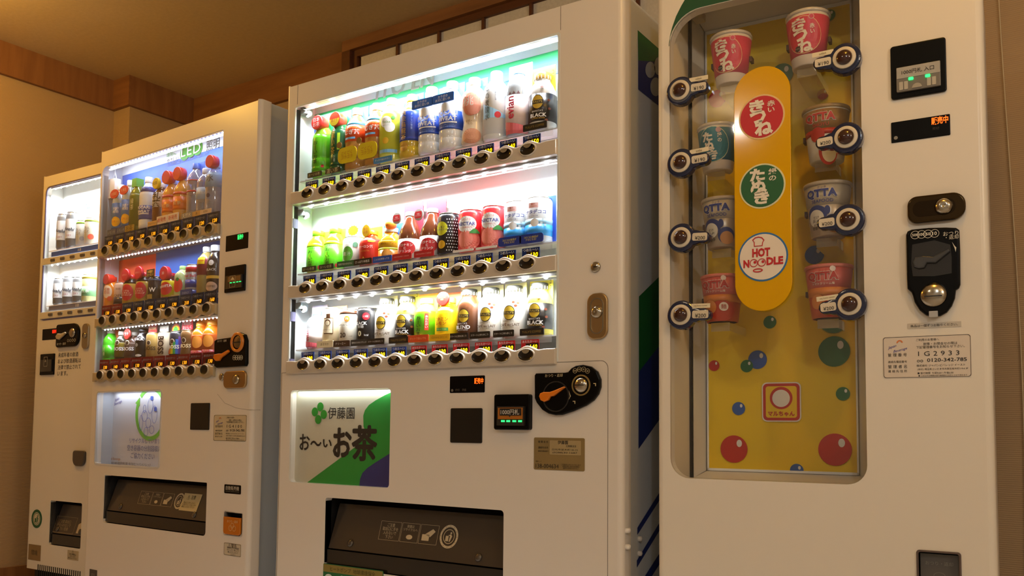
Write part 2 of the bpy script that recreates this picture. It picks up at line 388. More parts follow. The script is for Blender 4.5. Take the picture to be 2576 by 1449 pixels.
def port(M, x0, x1, z0, z1, prints=None, depth=.13):
    """product retrieval opening with a tilted smoked flap"""
    g = G(); t = .004
    g.box(x0, x1, depth, depth+t, z0, z1, DARK); g.box(x0-t, x0, .002, depth, z0, z1, DARK); g.box(x1, x1+t, .002, depth, z0, z1, DARK)
    g.box(x0, x1, .002, depth, z1, z1+t, DARK); g.box(x0, x1, .002, depth, z0-t, z0, DARK)
    p = g.build('retrieval_port', M.root)
    H = z1-z0; zl = z0+H*.26; zu = z1-H*.10; y0, y1 = .012, .050
    v = [(x0+.006, y0, zl), (x1-.006, y0, zl), (x1-.006, y1, zu), (x0+.012, y1, zu), (x0+.006, y0+.004, zl), (x1-.006, y0+.004, zl), (x1-.006, y1+.004, zu), (x0+.012, y1+.004, zu)]
    fl = G().add(v, [(0,1,2,3), (7,6,5,4), (0,4,5,1), (1,5,6,2), (2,6,7,3), (3,7,4,0)], M_('#463d34', .3, coat=.4)).build('flap', M.root)
    G().box(x0+.004, x1-.004, .008, .03, z0+.002, zl-.004, M_('#1c1a19', .25, coat=.5)).build('flap_lip', M.root)
    k = (y1-y0)/(zu-zl)
    for cx in (x0+(x1-x0)*.14, x0+(x1-x0)*.86):
        q = G().lathe([(1, .0), (.95, -.004), (.5, -.006), (0, -.0065)], M_('#4c443c', .25, coat=.6), cx, axis='y', sx=.011, sz=.011, z0=zl+H*.10, n=16)
        q.v = [(x, y+y0+(z-zl)*k, z) for x, y, z in q.v]; q.build('flap_boss', fl)
    if prints:
        g = G(); prints(g, x0, x1, zl, zu)
        g.v = [(x, y+y0+(z-zl)*k-.0012, z) for x, y, z in g.v]; g.build('lettering', fl)
    return p
def bin_mark(g, x, z, r, m, y=0):
    g.plate([circ(x, z, r, 24), circ(x, z, r*.80, 24)[::-1]], y, .0003, m); g.plate([circ(x, z, r*.62, 20), circ(x, z, r*.56, 20)[::-1]], y, .0003, m)
    g.flat(rr(x-r*.34, x-r*.02, z-r*.4, z+r*.05, .0005, 2), y, m); g.flat(circ(x+r*.2, z+r*.3, r*.1, 10), y, m)
    g.flat([(x+r*.05, z-r*.42), (x+r*.18, z-r*.42), (x+r*.36, z+r*.05), (x+r*.2, z+r*.2), (x-r*.1, z+r*.1), (x+r*.12, z+r*.05)], y, m)
    for i in range(12):
        a = 2*PI*i/12; g.flat(circ(x+r*.9*math.cos(a), z+r*.9*math.sin(a), r*.035, 6), y-.0002, INK)
def flap_print(g, x0, x1, zl, zu):
    m = M_('#c8b898', .6); W = x1-x0; H = zu-zl; zc = zl+H*.50
    a = x0+W*.30; fr = []
    for k, (dx, wd) in enumerate(((.0, .12), (.125, .10), (.23, .10))):
        l = a+W*dx; r_ = l+W*wd; b = zc-H*.20; t = zc+H*.20
        g.plate([rr(l, r_, b, t, .001, 2), rr(l+.0007, r_-.0007, b+.0007, t-.0007, .001, 2)[::-1]], 0, .0003, m)
    g.text('ご注意\n取出口に手を\n入れないで\n下さい', a+W*.06, zc, 0, m, w=W*.09, h=H*.33)
    g.text('容器は\nリサイクルへ', a+W*.175, zc+H*.1, 0, m, w=W*.08, h=H*.13); g.flat(circ(a+W*.175, zc-H*.09, H*.05, 14, sx=1.8), 0, m)
    g.flat(rr(a+W*.245, a+W*.285, zc-H*.13, zc+.0, .001, 2), 0, m); g.flat([(a+W*.26, zc+.0), (a+W*.30, zc+H*.12), (a+W*.315, zc+H*.07), (a+W*.29, zc-H*.05)], 0, m)
    bin_mark(g, a+W*.39, zc, H*.24, m)
def lettering(M, items, d=-.0012, parent=None, name='lettering'):
    g = G()
    for it in items:
        body, x, z, m = it[:4]; kw = it[4] if len(it) > 4 else {}
        g.text(body, x, z, d, m, **kw)
    return g.build(name, parent or M.root)
def sticker(M, name, R, mat, lines, r=.004, border=None, d=-.0008, th=.0008, label=None, draw=None):
    """lines: (text, x 0..1, z 0..1 from top, width fraction, ink, extra)"""
    x0, x1, z0, z1 = R; W, H = x1-x0, z1-z0
    g = G().plate([rr(x0, x1, z0, z1, r)], d, th, mat)
    if border: g.plate([rr(x0+.001, x1-.001, z0+.001, z1-.001, r), rr(x0+.0018, x1-.0018, z0+.0018, z1-.0018, r)[::-1]], d-.0003, .0003, border)
    o = g.build(name, M.root)
    if label: o['label'] = label
    if lines or draw:
        g = G()
        for l in lines:
            kw = dict(l[5]) if len(l) > 5 else {}
            hh = kw.pop('hf', None)
            g.text(l[0], x0+W*l[1], z1-H*l[2], d-.0006, l[4], w=W*l[3], h=(H*hh if hh else None), **kw)
        if draw: draw(g, x0, x1, z0, z1, d-.0006)
        g.build('lettering', o)
    return o
def coin_dome(M, parent, x, z, r, d, ring=None):
    if ring: G().plate([circ(x, z, r*1.42, 32), circ(x, z, r*1.22, 32)[::-1]], d-.002, .002, ring).build('coin_ring', parent)
    g = G().lathe([(r*1.05, d), (r, d-.003), (r*.8, d-.007), (r*.4, d-.010), (0, d-.0105)], CHROME, x, axis='y', z0=z, n=28)
    o = g.build('coin_slot', parent)
    return o
def lever_shape(M, parent, pts, d, th, mat):
    return G().plate([pts], d, th, mat, bev=min(.003, th*.4), res=2).build('return_lever', parent)

# ================================================================== products
PROF = dict(
 pet=[(0,.82),(.015,.93),(.05,1),(.16,1),(.18,.965),(.20,1),(.30,1),(.32,.965),(.34,1),(.64,1),(.70,.95),(.78,.76),(.85,.50),(.885,.40),(.90,.40)],
 pet2=[(0,.85),(.02,.95),(.06,1),(.66,1),(.72,.96),(.79,.80),(.85,.55),(.885,.42),(.90,.42)],
 small=[(0,.88),(.02,.96),(.05,1),(.60,1),(.68,.96),(.76,.80),(.83,.58),(.865,.50),(.885,.50)],
 can=[(0,.78),(.02,.88),(.07,1),(.90,1),(.955,.92),(.97,.86),(1,.88)],
 bcan=[(0,.85),(.02,.95),(.05,1),(.60,1),(.68,.97),(.77,.80),(.83,.62),(.86,.58),(.875,.62)],
 peach=[(0,.80),(.02,.90),(.06,.98),(.18,.94),(.30,.84),(.36,.82),(.46,.92),(.56,1),(.68,1),(.76,.90),(.83,.62),(.87,.42),(.90,.40)],
 jar=[(0,.85),(.03,.95),(.08,1),(.58,1),(.68,.88),(.78,.62),(.85,.52),(.88,.54)],
 brown=[(0,.9),(.03,1),(.46,1),(.60,.90),(.74,.66),(.86,.44),(.92,.42)],
 hips=[(0,.85),(.03,.95),(.12,1),(.35,.93),(.5,.86),(.62,.92),(.78,1),(.88,.98),(.94,.90),(.965,.86),(1,.87)],
)
CAPZ = dict(pet=(.89, 1.0, .46), pet2=(.89, 1.0, .46), small=(.875, 1.0, .55), bcan=(.872, 1.0, .64), peach=(.89, 1.0, .46), jar=(.87, 1.0, .58), brown=(.91, 1.0, .46))
class Prod:
    def __init__(s, M, x, d, z, H, R, prof, name, label, cat, group, body, cap=None, capmat2=None):
        s.M, s.H, s.R, s.pf, s.turn = M, H, R, PROF[prof], M.turn; s.root = empty(name, M.world(x, d, z), M.th); tag(s.root, label, cat, group)
        g = G().lathe([(r*R, h*H) for h, r in s.pf], body, n=24)
        s.body = g.build('body', s.root); s.print = G(); s.prof = prof
        if prof in ('can', 'hips'):
            G().lathe([(R*.80, H*.985), (R*.82, H*1.0), (R*.86, H*1.006), (R*.90, H*.998), (R*.89, H*.985)], CHROME, n=24).build('rim', s.root)
        if cap and prof in CAPZ:
            a, b, r = CAPZ[prof]; g = G().lathe([(r*R*.97, a*H), (r*R, (a+.01)*H), (r*R, (b-.012)*H), (r*R*.9, b*H)], cap, n=20)
            if capmat2:
                for i in range(16):
                    t = 2*PI*i/16; q = r*R; c, sn = math.cos(t), math.sin(t)
                    g.box(-.0009, .0009, -q-.0006, -q+.001, (a+.004)*H, (a+.065)*H, capmat2)
                    g.v[-8:] = [(x_*c-y_*sn, x_*sn+y_*c, z_) for x_, y_, z_ in g.v[-8:]]
            g.build('cap', s.root)
    def rad(s, z):
        h = z/s.H; p = s.pf
        for (h0, r0), (h1, r1) in zip(p, p[1:]):
            if h <= h1: return s.R*(r0+(r1-r0)*max(0, min(1, (h-h0)/(h1-h0+1e-9))))
        return s.R*p[-1][1]
    def wrap(s, off):
        def f(vs):
            out = []
            for x, y, z in vs:
                r = s.rad(z); a = max(-1.5, min(1.5, x/max(r, .008)))+s.turn; r += off; out.append((r*math.sin(a), -r*math.cos(a), z))
            return out
        return f
    def band(s, z0, z1, mat, grow=.0007, name='label_band'):
        hs = sorted(set([z0, z1]+[h for h, r in s.pf if z0 < h < z1])); pr = [(s.rad(h*s.H)+grow, h*s.H) for h in hs]
        pr = [(s.rad(z0*s.H)-.001, z0*s.H)]+pr+[(s.rad(z1*s.H)-.001, z1*s.H)]
        G().lathe(pr, mat, n=24).build(name, s.root); return s
    def t(s, body, x, zf, w, mat, off=.0022, **kw):
        s.print.text(body, x, zf*s.H, 0, mat, w=w, wrap=s.wrap(off), **kw); return s
    def disc(s, x, zf, r, mat, sx=1, sz=1, off=.0013, n=20):
        k = 4; vs = [(x, 0, zf*s.H)]; fs = []
        for j in range(1, k+1):
            for i in range(n): a = 2*PI*i/n; vs.append((x+sx*r*j/k*math.cos(a), 0, zf*s.H+sz*r*j/k*math.sin(a)))
        for i in range(n):
            fs.append((0, 1+i, 1+(i+1) % n))
            for j in range(k-1): fs.append((1+j*n+i, 1+(j+1)*n+i, 1+(j+1)*n+(i+1) % n, 1+j*n+(i+1) % n))
        s.print.add(s.wrap(off)(vs), fs, mat); return s
    def patch(s, x0, x1, z0, z1, mat, off=.0012, top=None):
        n = 8; vs = []; fs = []
        for i in range(n+1):
            x = x0+(x1-x0)*i/n; tz = z1 if not top else top(i/n)
            for j in range(4): vs.append((x, 0, (z0+(tz-z0)*j/3)*s.H))
        for i in range(n):
            for j in range(3): fs.append((i*4+j, (i+1)*4+j, (i+1)*4+j+1, i*4+j+1))
        s.print.add(s.wrap(off)(vs), fs, mat); return s
    def card(s, w, zf, mat, dx=0, z0=0, texts=(), y=None):
        Prod.nc = getattr(Prod, 'nc', 0)+1; y = .005+.003*(Prod.nc % 2) if y is None else y
        o = G().box(dx-w/2, dx+w/2, y, y+.002, z0*s.H, zf*s.H, mat).build('backing_card', s.root)
        if texts:
            g = G()
            for body, x, zz, ww, m, *kw in texts: g.text(body, x, zz*s.H, y-.0008, m, w=ww, **(kw[0] if kw else {}))
            g.build('lettering', o)
        return s
    def base(s, mat, h, text=None, tm=None, w=.07, dx=0, r=.002, tw=.8, z0=0):
        y = -s.R-.0022
        o = G().plate([rr(dx-w/2, dx+w/2, z0, z0+h, r, 3)], y, .003, mat).build('base_sign', s.root)
        if text: G().text(text, dx, z0+h*.5, y-.0008, tm, w=w*tw).build('lettering', o)
        return s
    def drum(s, mat, zf, r, text, tm, dx=0, y0=None, ln=.02, mat2=None, tw=1.2, sx=1, sz=1):
        y0 = -s.R*.95 if y0 is None else y0
        o = G().lathe([(r*.9, y0+ln), (r, y0+ln-.003), (r, y0+.003), (r*.93, y0)][::1], mat, dx, axis='y', z0=zf*s.H, n=28, sx=sx, sz=sz).build('round_sign', s.root)
        g = G()
        if mat2: g.flat(circ(dx, zf*s.H, r*.9, 24, a0=PI, a1=2*PI, sx=sx, sz=sz), y0-.0006, mat2)
        if text: g.text(text, dx, zf*s.H, y0-.0012, tm, w=r*tw)
        if g.v: g.build('lettering', o)
        return s
    def done(s):
        if s.print.v: s.print.build('lettering', s.root)
        return s.root

# ================================================================== MACHINE with the brightest window
M3 = Machine('drink_vending_machine', 0, 0, 0, 'large white drink vending machine with the brightest three-row window')
W3, H3 = 1.215, 1.83
c8 = crop(1100, 880, .3927); c7 = crop(700, 940, .3512)
win3 = (.0386, 1.034, .8958, 1.7572); pos3 = (.056, .4725, .552, .839)
x0, z0 = M3.P(816, 1424); ret3 = (.2185, .8708, z0, .5127)
cabinet(M3, W3, H3, [rr(*win3, .006)[::-1], rr(*pos3, .012)[::-1], rr(*ret3, .01)[::-1]], dt=.045)
showcase(M3, *win3, .088, M_('#eef3f2', .4), gd=.006)
G().plate([rr(win3[0], win3[1], win3[2], win3[3], .006), rr(win3[0]+.006, win3[1]-.006, win3[2]+.006, win3[3]-.006, .006)[::-1]], -.0015, .006, M_('#dfe6e6', .3)).build('window_frame', M3.root)
# green and blue strip on the back panel, faint header lettering
hd = G().box(win3[0]+.002, win3[1]-.002, .0865, .0878, 1.724, 1.756, M_('#2fae68', .5)).box(win3[0]+.002, win3[1]-.002, .0865, .0878, 1.690, 1.724, M_('#2458c0', .5)).build('back_strip', M3.root)
G().text('ITO EN', .43, 1.778, .0862, M_('#b9b0aa', .5), w=.24, shear=.15, bold=.02).build('lettering', M3.root)
# lamp brackets and hinges at the left end
for z in (1.736, 1.402, 1.10): G().box(.045, .070, .02, .05, z, z+.02, M_('#8a938f', .4)).lathe([(.012, .03), (.012, .038)], M_('#9aa39f', .4), .07, axis='y', z0=z, n=14).build('lamp_bracket', M3.root)
for z in (1.43, 1.36, 1.13, 1.06, .91): G().box(.039, .047, .0, .02, z, z+.03, M_('#6d6a86', .4)).build('latch', M3.root)
for z, n, p in ((1.751, 12, 5.6), (1.424, 14, 6.2), (1.120, 14, 6.2)): ledstrip(M3, .075, 1.02, .014, z, n, p, strip=M_('#f4f6ff', .4, emit=30), size=.0065, top=(.10, .2, 2.5) if z > 1.7 else None)
ledstrip(M3, .06, 1.02, .02, .901, 10, 0)
P1 = ['150']*9+['120', '140', '150']; P2 = '130 130 130 80 130 120 120 130 130 130 130 130'.split(); P3_ = '100 120 110 110 120 140 120 130 120 120 120 140'.split()
BX = [.120+(.944-.120)*i/11 for i in range(12)]
button_rail(M3, .041, 1.030, 1.458, BX, P1, [0]*12, 3)
button_rail(M3, .041, 1.030, 1.156, BX, P2, [0]*12, 3)
button_rail(M3, .041, 1.030, .9165, BX, P3_, [0]*6+[1]*6, 3, zt=.028)
for z in (1.516, 1.214, .970):
    G().box(.045, 1.03, .026, .086, z-.004, z, WHITE).build('shelf', M3.root)
    G().box(.075, 1.0, .020, .024, z-.02, z+.003, ACRYL).build('shelf_lip', M3.root)

# ---- products of the three rows
ZR = (1.516, 1.214, .970); DP = .049
TOP = 'top row, brightest machine'; MID = 'middle row, brightest machine'; BOT = 'bottom row, brightest machine'
def p3(row, px, toppy, prof, R, name, label, cat, body, cap=None, capmat2=None, d=DP):
    x, zt = M3.P(px, toppy, d); z = ZR[row]
    return Prod(M3, x, d, z, zt-z, min(R*1.06, .0378), prof, name, label+', '+(TOP, MID, BOT)[row], cat, 'drinks in the brightest machine', body, cap, capmat2)
Wt = M_('#f4f4f2', .4); Kk = M_('#181410', .5); Gd = M_('#d8b040', .4); Rd = M_('#c8202a', .4); Bl = M_('#1848b0', .4)
PETG = lambda h: M_(h, .15, coat=.4)
YC = M_('#e6d84a', .5); YC2 = M_('#cfc028', .5)
# row 1
p = p3(0, 816, 300, 'pet', .0335, 'tea_bottle', 'bright green tea bottle under a red disc sign', 'bottle', PETG('#86c832'), Wt)
p.band(.10, .70, M_('#5fc61e', .3)).t('お\n|\nい\nお\n茶', -.012, .40, .017, INK, off=.003, h=.075).disc(.012, .17, .005, Rd).card(.072, 1.10, M_('#1fa05a', .5), z0=.5).base(M_('#2a3a28', .4), .016, 'お〜いお茶', M_('#d8d0a0', .5), w=.062)
p.drum(M_('#d83030', .3, coat=.5), .90, .024, '日本\nお茶', Wt, y0=-.034, ln=.035).done()
p = p3(0, 861, 292, 'pet', .0335, 'tea_bottle', 'dark green strong tea bottle under a red and yellow sign', 'bottle', PETG('#1f6b3c'), Wt)
p.band(.12, .74, M_('#0f5a34', .3)).t('濃\nい\n茶', -.014, .50, .014, Gd, off=.003, h=.075).patch(.000, .009, .38, .66, M_('#a8d820', .5)).t('お\n茶', -.008, .24, .008, M_('#cfe0d0', .5), h=.022).card(.072, 1.08, M_('#1fa05a', .5), z0=.5).base(M_('#1e2e22', .4), .016, '濃い茶', M_('#d8d0a0', .5), w=.062)
p.drum(M_('#d8442c', .3, coat=.5), .90, .024, '日本に\n濃さで', M_('#b03020', .5), y0=-.034, ln=.035, mat2=M_('#e8d020', .4)).done()
for px, tp, lb in ((900, 275, 'left one of two orange-labelled barley tea bottles'), (950, 263, 'right one of two orange-labelled barley tea bottles')):
    p = p3(0, px, tp, 'pet', .0345, 'tea_bottle', lb, 'bottle', PETG('#b5813c'), Wt)
    p.band(.44, .70, M_('#e0501c', .35)).band(.70, .76, M_('#4aa6d8', .35), name='neck_band').t('ミネラル', -.004, .655, .036, Gd, bold=.01).t('むぎ茶', -.004, .58, .05, Wt, off=.004, bold=.02).patch(-.03, .008, .475, .505, M_('#6cb0e0', .4))
    p.base(M_('#e2cf14', .4), .050, 'ごくごく\nゴクゴク', M_('#c07018', .5), w=.078, dx=-.004, r=.018, tw=.6, z0=.022)
    p.card(.076, 1.03, M_('#4f9ee0', .5), z0=.35); G().plate([circ(-.036, .082, .010, 18)], -.042, .003, M_('#8a6a38', .4)).build('badge', p.root); p.done()
p = p3(0, 987, 250, 'pet2', .0345, 'tea_bottle', 'pale lemon-yellow bottle with white flowers', 'bottle', PETG('#dfe26a'), Wt)
p.band(.12, .78, M_('#d6dc3c', .35)).disc(-.006, .60, .018, Wt).disc(.006, .52, .016, Wt).t('Relax', -.004, .60, .026, M_('#7a9a3c', .5)).t('ジャスミンティー', -.004, .545, .032, M_('#5a8a4c', .5)).disc(.016, .66, .006, M_('#4a9a3c', .5)).disc(-.006, .32, .010, M_('#e0b020', .5)).patch(-.03, .03, .14, .19, M_('#78b8e0', .4)).base(M_('#2e86c8', .4), .016, 'すっきり飲みやすい', Wt, w=.072).card(.078, 1.0, M_('#9fd0ee', .5), z0=.1).done()
p = p3(0, 1038, 241, 'pet', .034, 'tea_bottle', 'blue-labelled oolong tea bottle with a gold cap', 'bottle', PETG('#d8b838'), M_('#e6dc58', .35))
p.band(.26, .74, M_('#1c3fa0', .35)).t('黄\n金\n烏\n龍\n茶', -.014, .50, .016, Gd, off=.003, h=.092).t('お\nい\nし\nい\n特\n製', .010, .55, .005, M_('#b8c8e8', .5), h=.05).disc(-.014, .17, .014, M_('#d0a040', .4)).card(.078, 1.02, M_('#2450a8', .5), z0=.3).done()
for px, tp, lb in ((1087, 222, 'left one of two blue and white sports drink bottles'), (1139, 208, 'right one of two blue and white sports drink bottles')):
    p = p3(0, px, tp, 'pet', .036, 'sports_drink_bottle', lb, 'bottle', PETG('#eef2f6'), Wt)
    p.band(.28, .54, M_('#1c4fb4', .35)).t('POCARI\nSWEAT', -.006, .465, .060, Wt, off=.004, bold=.03).patch(-.034, .024, .365, .385, Wt).t('ION SUPPLY DRINK\nHEALTH AND SWEAT', -.006, .325, .05, M_('#9ab8e8', .5))
    p.base(M_('#1f66c8', .4), .026, 'カラダの\n水分に近い水', Wt, w=.078, dx=-.004, z0=p.H*.66, r=.004, tw=.7).card(.08, .98, M_('#3c9ae8', .5), z0=.2).done()
p = p3(0, 1195, 199, 'peach', .0375, 'peach_drink_bottle', 'wavy cream bottle with a large peach print', 'bottle', PETG('#f0dcc0'), Wt)
p.disc(-.002, .60, .028, M_('#e89078', .4), sz=1.35).disc(.006, .56, .021, M_('#ef9f8c', .4), sz=1.3, off=.0018).t('桃', -.008, .61, .028, Wt, off=.005).t('天然水の\nもも', -.004, .32, .03, M_('#a08040', .5)).disc(.0, .12, .024, M_('#e0a080', .4), sx=1.2, sz=.9).card(.08, 1.0, M_('#2f8ae0', .5), texts=[('もも', -.03, .9, .010, Wt), ('天然', .03, .9, .010, Wt)]).done()
p = p3(0, 1250, 183, 'pet2', .0355, 'sparkling_water_bottle', 'white and pale blue sparkling water bottle with red seal', 'bottle', PETG('#e8f0f6'), Wt)
p.band(.08, .78, M_('#f2f6fa', .35)).patch(-.036, .036, .30, .44, M_('#9fd0f0', .4), top=lambda t: .52-.18*t).t('日\n本\nの\n炭\n酸\n水', -.018, .56, .013, M_('#20242c', .5), off=.003, h=.115).t('強\n炭\n酸\nの\n飲\nみ\n心\n地', .006, .66, .004, M_('#445068', .5), h=.05).disc(.012, .34, .009, M_('#d42438', .4)).card(.08, .84, M_('#2f86d8', .5), z0=.5).done()
p = p3(0, 1306, 171, 'pet2', .034, 'water_bottle', 'clear mineral water bottle with pink label and blue cap', 'bottle', M_('#a8aeb4', .12, coat=.5), M_('#7fb0e0', .35))
p.band(.12, .56, M_('#f0dcdc', .35)).patch(-.035, .035, .02, .17, M_('#e06a78', .4), top=lambda t: .20-.09*t).t('evian', -.016, .38, .062, M_('#d02848', .5), off=.003, rot=PI/2, bold=.02).t('▲▲▲', -.006, .585, .034, M_('#8a6a72', .5)).card(.076, 1.06, M_('#a89a9e', .5), texts=[('●', -.03, 1.0, .008, Wt)]).done()
def coffee(row, px, tp, lb, kind, card=True, d=DP):
    colr = dict(black='#d9d9d6', black2='#d8c850', blend='#5b341c', lait='#f2efe6')[kind]
    p = p3(row, px, tp, 'bcan', .0345 if row else .036, 'coffee_bottle_can', lb, 'bottle can', M_(colr, .25, coat=.3), M_('#b08a40', .3) if kind == 'black' else M_('#3a3a34', .35), M_('#e8e4d8', .5))
    ink = Kk; a = .0
    if kind in ('black', 'black2'):
        p.band(.12 if kind == 'black2' else .14, .60, M_('#1d1a18', .3)); ink = Wt
        p.t("BARISTA'S", -.008, .305, .03, ink).t('BLACK', -.006, .235, .044, ink, off=.003, bold=.03).t('COFFEE BEANS', -.006, .185, .036, Gd)
        for a, b in ((.022, .48), (.024, .34), (.016, .15), (.004, .70)): p.disc(a, b, .0042, M_('#7a3a20', .4), sz=.8, off=.0024)
    elif kind == 'blend':
        p.t("BARISTA'S", -.012, .305, .03, Wt).t('BLEND', -.010, .235, .042, Wt, off=.003, bold=.03).t('HOUSE BLEND', -.010, .18, .03, Wt)
    else:
        p.t("BARISTA'S", -.010, .30, .03, M_('#8a7a5a', .5)).t('CAFÉ au LAIT', -.008, .235, .056, M_('#5a4020', .5), off=.003, bold=.015).t('コーヒー飲料', -.010, .185, .03, M_('#8a7a5a', .5))
        for a, b in ((.004, .655), (.016, .64), (.010, .585)): p.disc(a, b, .0042, M_('#8a4a30', .4), sz=.8, off=.0024)
    p.disc(-.008, .455, .0165, M_('#1d1a18', .3), sz=1.2, off=.0012).disc(-.008, .455, .0150, M_('#d8b838', .4), sz=1.2, off=.0018).patch(-.0235, .0075, .425, .485, M_('#2a2218', .4), off=.0023).t("TULLY'S", -.008, .455, .026, M_('#e0c860', .5), off=.0034, bold=.02)
    if kind in ('black', 'black2') and card:
        p.card(.072, 1.13 if row == 0 else 1.06, YC2 if row == 0 else YC, texts=[('コ\nク', .028, .97, .006, Kk, dict(h=.026)), ('愉\nし\nむ', -.030, .90, .006, Kk, dict(h=.030))])
        if row == 0: G().text('PROFESSIONAL\nQUALITY', 0, p.H*1.07, p.R*.75-.001, Gd, w=.055).build('lettering', p.root)
        p.base(M_('#15120f', .4), .018, "TULLY'S COFFEE", M_('#a88a3c', .5), w=.074)
    else: p.card(.07, 1.06, M_('#ece6a4', .5)).base(M_('#15120f', .4), .018, 'スマートに持ち歩こう', Wt, w=.066, dx=-.010, tw=.88)
    return p.done()
coffee(0, 1366, 187, 'black coffee bottle can on a yellow card', 'black')
# row 2
for px, tp, lb in ((802, 582, 'leftmost small lime green tea bottle'), (845, 575, 'second small lime green tea bottle')):
    p = p3(1, px, tp, 'small', .0345, 'tea_bottle', lb, 'bottle', PETG('#d0de28'), M_('#7fdc28', .35))
    p.band(.03, .58, M_('#5fd61c', .3)).band(.58, .66, M_('#b8e020', .3), name='neck_band').t('お\n|\nい\nお\n茶', -.010, .30, .017, INK, off=.003, h=.052).t('伊藤園', -.004, .545, .02, M_('#2a6a20', .5)).disc(.018, .09, .004, Rd, sz=1.5).card(.074, .98, M_('#a8dc30', .5)).base(M_('#23382a', .4), .016, 'お〜いお茶', M_('#d8d8b0', .5), w=.062).done()
p = p3(1, 893, 600, 'can', .0345, 'juice_can', 'white green-juice can under a yellow burst sign', 'can', M_('#eef2ee', .3))
p.disc(-.010, .42, .019, M_('#5fae3c', .4), sz=1.25).t('青汁', -.010, .42, .026, Wt, off=.004).t('ごくごく飲める', -.006, .80, .034, M_('#4a8a6a', .5)).disc(.016, .72, .008, M_('#6ab090', .4)).card(.076, 1.38, M_('#8fd46c', .5)).base(M_('#1e6a44', .4), .018, '野菜不足のあなたに', Wt, w=.072)
st = []
for i in range(24): a = 2*PI*i/24; q = .022 if i % 2 else .0185; st.append((q*math.cos(a), p.H*1.25+q*.75*math.sin(a)))
b = G().plate([st], -.01, .002, M_('#f0c818', .4)).build('burst_sign', p.root); G().text('ふる青汁\nたっぷり', 0, p.H*1.25, -.011, M_('#d05018', .5), w=.03).build('lettering', b); p.done()
p = p3(1, 936, 582, 'small', .035, 'tea_bottle', 'red oolong tea bottle with gold oval cap sign', 'bottle', PETG('#c83a1c'), M_('#e0a820', .35))
p.band(.02, .74, M_('#c8281c', .3)).t('ウーロン茶', -.006, .50, .046, Wt, off=.003, bold=.02).t('OOLONG TEA', -.008, .38, .03, Gd).disc(.012, .66, .012, Gd, sz=.35).t('△', -.012, .15, .02, Gd).card(.074, 1.12, M_('#f0d828', .5)).base(M_('#1a1614', .4), .018, 'さっぱり本格派', Wt, w=.072)
p.drum(M_('#c8a018', .3), .97, .016, '金の\nお茶', M_('#a02818', .5), y0=-.028, ln=.008, sz=1.25).done()
p = p3(1, 985, 575, 'jar', .036, 'tea_bottle', 'orange tea bottle topped by an orange fruit', 'bottle', PETG('#e0901c'), M_('#e8e4d8', .4))
p.band(.0, .34, M_('#ea8a34', .3)).band(.34, .40, M_('#c8d428', .35), name='lime_band').band(.40, .60, M_('#f0b818', .3), name='title_band').t('生オレンジティー', 0, .52, .056, M_('#7a3a10', .5), off=.003).disc(.0, .20, .017, M_('#f0a848', .4)).t('TASTY TEA', 0, .18, .026, M_('#a04818', .5), off=.003).card(.078, 1.14, M_('#2d6fd8', .5)).base(M_('#2458c0', .4), .018, 'こんな紅茶待ってた', Wt, w=.074)
G().lathe([(.0, .0), (.010, .001), (.016, .007), (.018, .015), (.016, .023), (.010, .029), (0, .031)], M_('#f08a28', .4), .008, -.012, 18).build('orange_fruit', p.root).location = (0, 0, p.H*.93); p.done()
for px, tp, lb in ((1034, 535, 'left one of two brown vitamin drink bottles on red cards'), (1089, 526, 'right one of two brown vitamin drink bottles on red cards')):
    p = p3(1, px, tp, 'brown', .0345, 'vitamin_drink_bottle', lb, 'bottle', M_('#5a2c16', .15, coat=.6), M_('#d8d4d0', .3))
    p.band(.03, .42, M_('#f0eae4', .35)).disc(-.002, .225, .028, Rd, sx=1, sz=.78).t('オロナミン\nC\nドリンク', -.004, .225, .044, Wt, off=.004, bold=.02).card(.072, 1.20, M_('#d0283c', .5), dx=.006)
    G().plate([[(-.030, p.H*1.06), (-.012, p.H*1.0), (.012, p.H*1.06), (.042, p.H*1.02), (.042, p.H*1.22), (-.030, p.H*1.22)]], .020, .002, Wt).text('元気\nハツラツ', .006, p.H*1.15, .019, M_('#e07028', .5), w=.036).build('card_header', p.root)
    b = G().plate([circ(-.026, p.H*.86, .017, 24)], -.034, .003, M_('#b8b4ae', .35)).build('round_sign', p.root); G().flat(rr(-.039, -.013, p.H*.86-.010, p.H*.86+.010, .005), -.0345, Rd).text('元気\nハツラツ', -.026, p.H*.86, -.0352, Wt, w=.020).build('lettering', b)
    p.base(M_('#c41c2c', .4), .018, 'ORONAMIN C DRINK', M_('#f0b0b0', .5), w=.072).done()
p = p3(1, 1132, 541, 'can', .0335, 'juice_can', 'black polka-dot lemon drink can', 'can', M_('#16151a', .25))
for j in range(11):
    for i in range(7): p.disc(.002+.0085*i*.8+(.0034 if j % 2 else 0), .10+.073*j, .0016, Wt, n=8)
p.disc(-.016, .62, .020, M_('#c8c820', .4), off=.0018).t('レモン\nスカッシュ', -.014, .62, .034, M_('#20306a', .5), off=.0035, bold=.02).disc(-.014, .24, .012, M_('#d8a820', .4), off=.0018).done()
